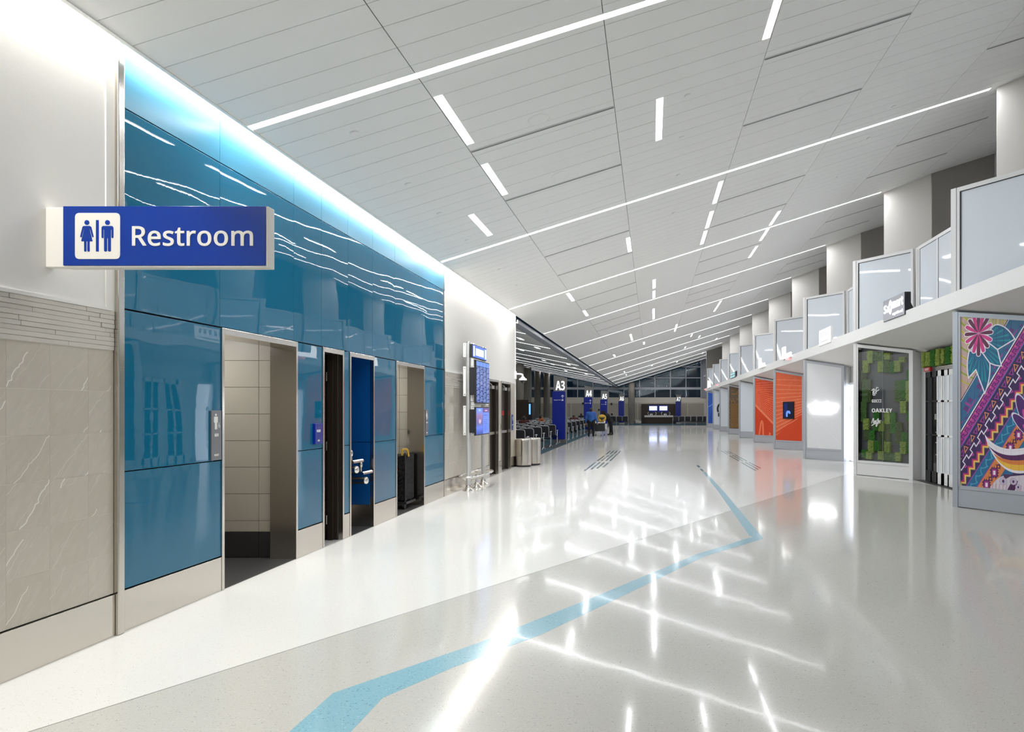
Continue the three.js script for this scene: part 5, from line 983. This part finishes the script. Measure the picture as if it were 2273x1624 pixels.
const V = (...a) => new THREE.Vector3(...a);
function hand(at, dir, side, curl) {                                // palm and five fingers hanging along dir
  const D = V(...dir).normalize(), X = V(side, 0, 0).sub(D.clone().multiplyScalar(D.x * side)).normalize(), N = X.clone().cross(D), A = V(...at), out = [];
  const P = (u, v, w) => A.clone().addScaledVector(X, u).addScaledVector(D, v).addScaledVector(N, w).toArray();
  out.push(bone(P(0, 0, 0), P(0, 0.075, 0), 0.03, 0.034, 1));
  [[-0.028, 0.07], [-0.01, 0.082], [0.01, 0.077], [0.028, 0.06]].forEach(([u, L]) => { out.push(bone(P(u, 0.075, 0), P(u, 0.075 + L * 0.55, 0.012 * curl), 0.0095, 0.009)); out.push(bone(P(u, 0.075 + L * 0.55, 0.012 * curl), P(u, 0.075 + L, 0.045 * curl), 0.009, 0.0075)); });
  out.push(bone(P(-0.025, 0.02, 0.005), P(-0.055, 0.055, 0.02), 0.013, 0.011)); out.push(bone(P(-0.055, 0.055, 0.02), P(-0.058, 0.09, 0.03), 0.011, 0.009));
  return out;
}
function person(label, J, mats, pos, turn, build = 1) {
  const t = thing('person', label, 'person', pos, turn), b = build;
  const mid = (a, c, k = 0.5) => a.map((v, i) => v + (c[i] - v) * k);
  const torso = (e) => [bone(J.hip, J.waist, 0.135 * b + e, 0.125 * b + e, 1.5), bone(J.waist, J.chest, 0.125 * b + e, 0.145 * b + e, 1.6), bone(J.chest, mid(J.chest, J.neck, 0.8), 0.14 * b + e, 0.07 + e, 1.3), bone(J.sl, J.sr, 0.068 * b + e)];
  const arm = (s, e) => [bone(J['s' + s], J['e' + s], 0.055 * b + e, 0.043 + e), bone(J['e' + s], J['w' + s], 0.042 + e, 0.029 + e)];
  const leg = (s, e) => [bone(J['h' + s], J['k' + s], 0.09 * b + e, 0.06 + e), bone(J['k' + s], J['a' + s], 0.06 + e, 0.042 + e)];
  const hd = (s) => hand(J['w' + s], J['w' + s].map((v, i) => v - J['e' + s][i] + (i === 1 ? -0.06 : 0)), s === 'l' ? -1 : 1, 0.7);
  const up = V(...J.head).sub(V(...J.neck)).normalize(), look = V(...J.look).normalize(), H = (u, v) => V(...J.head).addScaledVector(up, v).addScaledVector(look, u).toArray();
  const body = [...torso(-0.01), ...arm('l', -0.008), ...arm('r', -0.008), ...leg('l', -0.015), ...leg('r', -0.015), bone(J.neck, H(0, -0.06), 0.055, 0.055)];
  const head = [bone(H(-0.01, 0.045), H(0.0, 0.035), 0.088), bone(H(0.03, -0.03), H(0.045, -0.065), 0.06, 0.045), bone(H(0.09, 0.0), H(0.115, -0.025), 0.014, 0.018), bone(H(0.085, -0.055), H(0.092, -0.055), 0.02), bone(J.neck, H(0, -0.05), 0.055, 0.055)];
  const side = up.clone().cross(look).normalize();
  for (const s of [-1, 1]) { const e = V(...H(-0.01, 0.0)).addScaledVector(side, s * 0.082).toArray(), e2 = V(...H(-0.015, 0.035)).addScaledVector(side, s * 0.088).toArray(); head.push(bone(e, e2, 0.012, 0.016)); }
  const skin = part('body', [surface(body, 84), surface(head, 48, 0.01), surface(hd('l'), 40, 0.004), surface(hd('r'), 40, 0.004)], M.skin, t);
  for (const s of [-1, 1]) part('eye', new THREE.SphereGeometry(0.012, 10, 8).translate(...V(...H(0.078, 0.02)).addScaledVector(side, s * 0.032).toArray()), M.black, skin);
  part('top', surface([...torso(0.016), ...arm('l', 0.014), ...arm('r', 0.014), ...(mats.long ? [bone(J.hip, mid(J.hip, mid(J.hl, J.hr), 1.2), 0.15 * b)] : [])], 84), mats.top, t);
  part('trousers', surface([bone(J.hl, J.hr, 0.105 * b), bone(mid(J.hl, J.hr), J.hip, 0.12 * b, 0.125 * b, 1.4), ...leg('l', 0.014), ...leg('r', 0.014)], 84), mats.trousers, t);
  part('hair', surface([bone(H(-0.03, 0.055), H(0.0, 0.07), 0.086), bone(H(-0.055, 0.02), H(-0.05, -0.05), 0.07, 0.055)], 44, 0.012), mats.hair || M.hair, t);
  for (const s of ['l', 'r']) { const a = J['a' + s], f = J['f' + s]; part('shoe', surface([bone([a[0], a[1] - 0.03, a[2]], f, 0.05, 0.038)], 40), M.black, t); }
  if (mats.hood) part('hood', surface([bone(H(-0.03, 0.05), H(0.0, 0.05), 0.105), bone(H(-0.04, 0), J.neck, 0.10, 0.09)], 44), mats.top, t);
  return t;
}
// the man in the blue shirt walks away from the viewer
person('person in a bright blue shirt and black trousers walking away beside a cart', {
  hip: [0, 0.93, 0], waist: [0, 1.08, 0.01], chest: [0, 1.27, 0], neck: [0, 1.41, -0.01], head: [0, 1.52, -0.03], look: [0.1, -0.1, -1], sl: [-0.19, 1.34, 0], sr: [0.19, 1.34, 0], el: [-0.28, 1.08, 0.04], er: [0.27, 1.08, 0.0], wl: [-0.30, 0.84, 0.0], wr: [0.34, 0.84, -0.10],
  hl: [-0.10, 0.88, 0], hr: [0.10, 0.88, 0], kl: [-0.12, 0.48, -0.02], kr: [0.11, 0.49, -0.08], al: [-0.13, 0.08, 0.06], ar: [0.12, 0.08, -0.10], fl: [-0.14, 0.04, -0.12], fr: [0.13, 0.04, -0.28],
}, { top: M.shirtBlue, trousers: M.blackCloth }, [-3.5, 0.001, -39.2], 0, 1.3);
person('person in long black clothes and hood stooping over a white cart', {
  hip: [0.22, 0.86, 0], waist: [0.14, 1.0, 0], chest: [0.0, 1.18, 0], neck: [-0.12, 1.31, 0], head: [-0.21, 1.38, -0.01], look: [-0.8, -0.4, -0.3], sl: [-0.06, 1.25, -0.18], sr: [0.0, 1.22, 0.18], el: [-0.22, 1.02, -0.22], er: [-0.16, 0.98, 0.22], wl: [-0.42, 0.93, -0.18], wr: [-0.38, 0.90, 0.18],
  hl: [0.23, 0.82, -0.09], hr: [0.25, 0.82, 0.09], kl: [0.24, 0.46, -0.1], kr: [0.30, 0.46, 0.1], al: [0.20, 0.08, -0.12], ar: [0.36, 0.08, 0.12], fl: [0.06, 0.04, -0.13], fr: [0.22, 0.04, 0.14],
}, { top: M.blackCloth, trousers: M.blackCloth, hood: true, long: true }, [-2.78, 0.001, -42], 0, 1.1);
const sit = (lean) => ({
  hip: [0, 0.52, 0], waist: [0, 0.68, -0.02 - lean * 0.05], chest: [0, 0.86, -0.05 - lean * 0.15], neck: [0, 0.99, -0.08 - lean * 0.3], head: [0, 1.08 - lean * 0.04, -0.10 - lean * 0.38], look: [0.2, -0.2 - lean * 0.5, -1], sl: [-0.19, 0.93, -0.06 - lean * 0.24], sr: [0.19, 0.93, -0.06 - lean * 0.24], el: [-0.24, 0.70, -0.15], er: [0.24, 0.70, -0.15], wl: [-0.12, 0.60, -0.36], wr: [0.12, 0.60, -0.36],
  hl: [-0.10, 0.50, -0.02], hr: [0.10, 0.50, -0.02], kl: [-0.13, 0.50, -0.44], kr: [0.13, 0.50, -0.44], al: [-0.13, 0.08, -0.46], ar: [0.13, 0.08, -0.42], fl: [-0.14, 0.04, -0.66], fr: [0.15, 0.04, -0.62],
});
person('person with dark hair slumped forward on a lounge seat right of the A3 pylon', sit(0.55), { top: M.maroonCloth, trousers: M.blackCloth }, [-5.2, 0.02, -45.55], 0.2, 1.15);
person('person in orange and grey reclining on a lounge seat left of the A3 pylon', sit(-0.2), { top: M.orangeCloth, trousers: M.greyCloth }, [-6.70, 0.02, -40.95], -0.9, 1);
person('person in black seated far back near the beige wall beside the A4 pylon', sit(0.1), { top: M.blackCloth, trousers: M.greyCloth }, [-6.10, 0.02, -58.95], 0.3, 1.1);
person('person in maroon seated at the far left edge of the lounge', sit(0), { top: M.maroonCloth, trousers: M.blackCloth }, [-6.55, 0.02, -34.85], 0.4, 1.05);
// cart with gold tote
{
  const t = thing('utility_cart', 'white-topped cart with a black lower case between the two standing people', 'cart', [-3.12, 0.001, -40.9]);
  part('tray', [rb(0.62, 0.05, 0.8, 0.015, 0, 0.79, 0), lb(-0.31, -0.27, 0.8, 0.9, -0.4, 0.3, 0.01), lb(0.27, 0.31, 0.8, 0.9, -0.4, 0.3, 0.01)], M.white, t); part('case', lb(-0.28, 0.30, 0.28, 0.76, -0.38, 0.38, 0.02), M.black, t);
  part('papers', [lb(0.02, 0.14, 0.816, 0.826, 0.12, 0.3), lb(0.12, 0.22, 0.816, 0.83, 0.1, 0.28)], M.black, t);
  part('leg_frame', [rod([-0.25, 0.28, 0.34], [-0.25, 0.06, 0.34], 0.02), rod([0.1, 0.28, 0.34], [0.1, 0.06, 0.34], 0.02), rod([-0.25, 0.2, 0.34], [0.1, 0.2, 0.34], 0.02), rod([-0.25, 0.28, -0.34], [-0.25, 0.06, -0.34], 0.02), rod([0.25, 0.28, -0.34], [0.25, 0.06, -0.34], 0.02)], M.aluminium, t);
  part('wheel', [[-0.25, 0.34], [0.1, 0.34], [-0.25, -0.34], [0.25, -0.34]].map(([x, z]) => new THREE.CylinderGeometry(0.05, 0.05, 0.035, 14).rotateZ(Math.PI / 2).translate(x, 0.05, z)), M.black, t);
  part('side_pouch', lb(0.31, 0.44, 0.40, 0.72, 0.0, 0.3, 0.02), M.aluminium, t);
  const bag = thing('tote_bag', 'round gold bag with a black horned emblem standing on the white cart', 'bag', [-3.0, 0.86, -41.1]);
  part('bag_body', new THREE.SphereGeometry(0.24, 24, 16).scale(1.05, 0.95, 0.45).translate(0, 0.20, 0), M.yellow, bag);
  part('emblem', [poly([[-0.14, 0.30], [-0.16, 0.18], [-0.09, 0.11], [-0.03, 0.08], [-0.025, 0.0], [0.025, 0.0], [0.03, 0.08], [0.09, 0.11], [0.16, 0.18], [0.14, 0.30], [0.12, 0.22], [0.05, 0.20], [0, 0.24], [-0.05, 0.20], [-0.12, 0.22]], 0.02).translate(0, 0.03, 0.095)], M.black, bag);
  part('handle', pipe([[-0.1, 0.40, 0], [-0.06, 0.52, 0], [0.06, 0.52, 0], [0.1, 0.40, 0]], 0.014, false, 20, 6), M.maroonCloth, bag);
}
renderer.render(scene, camera);
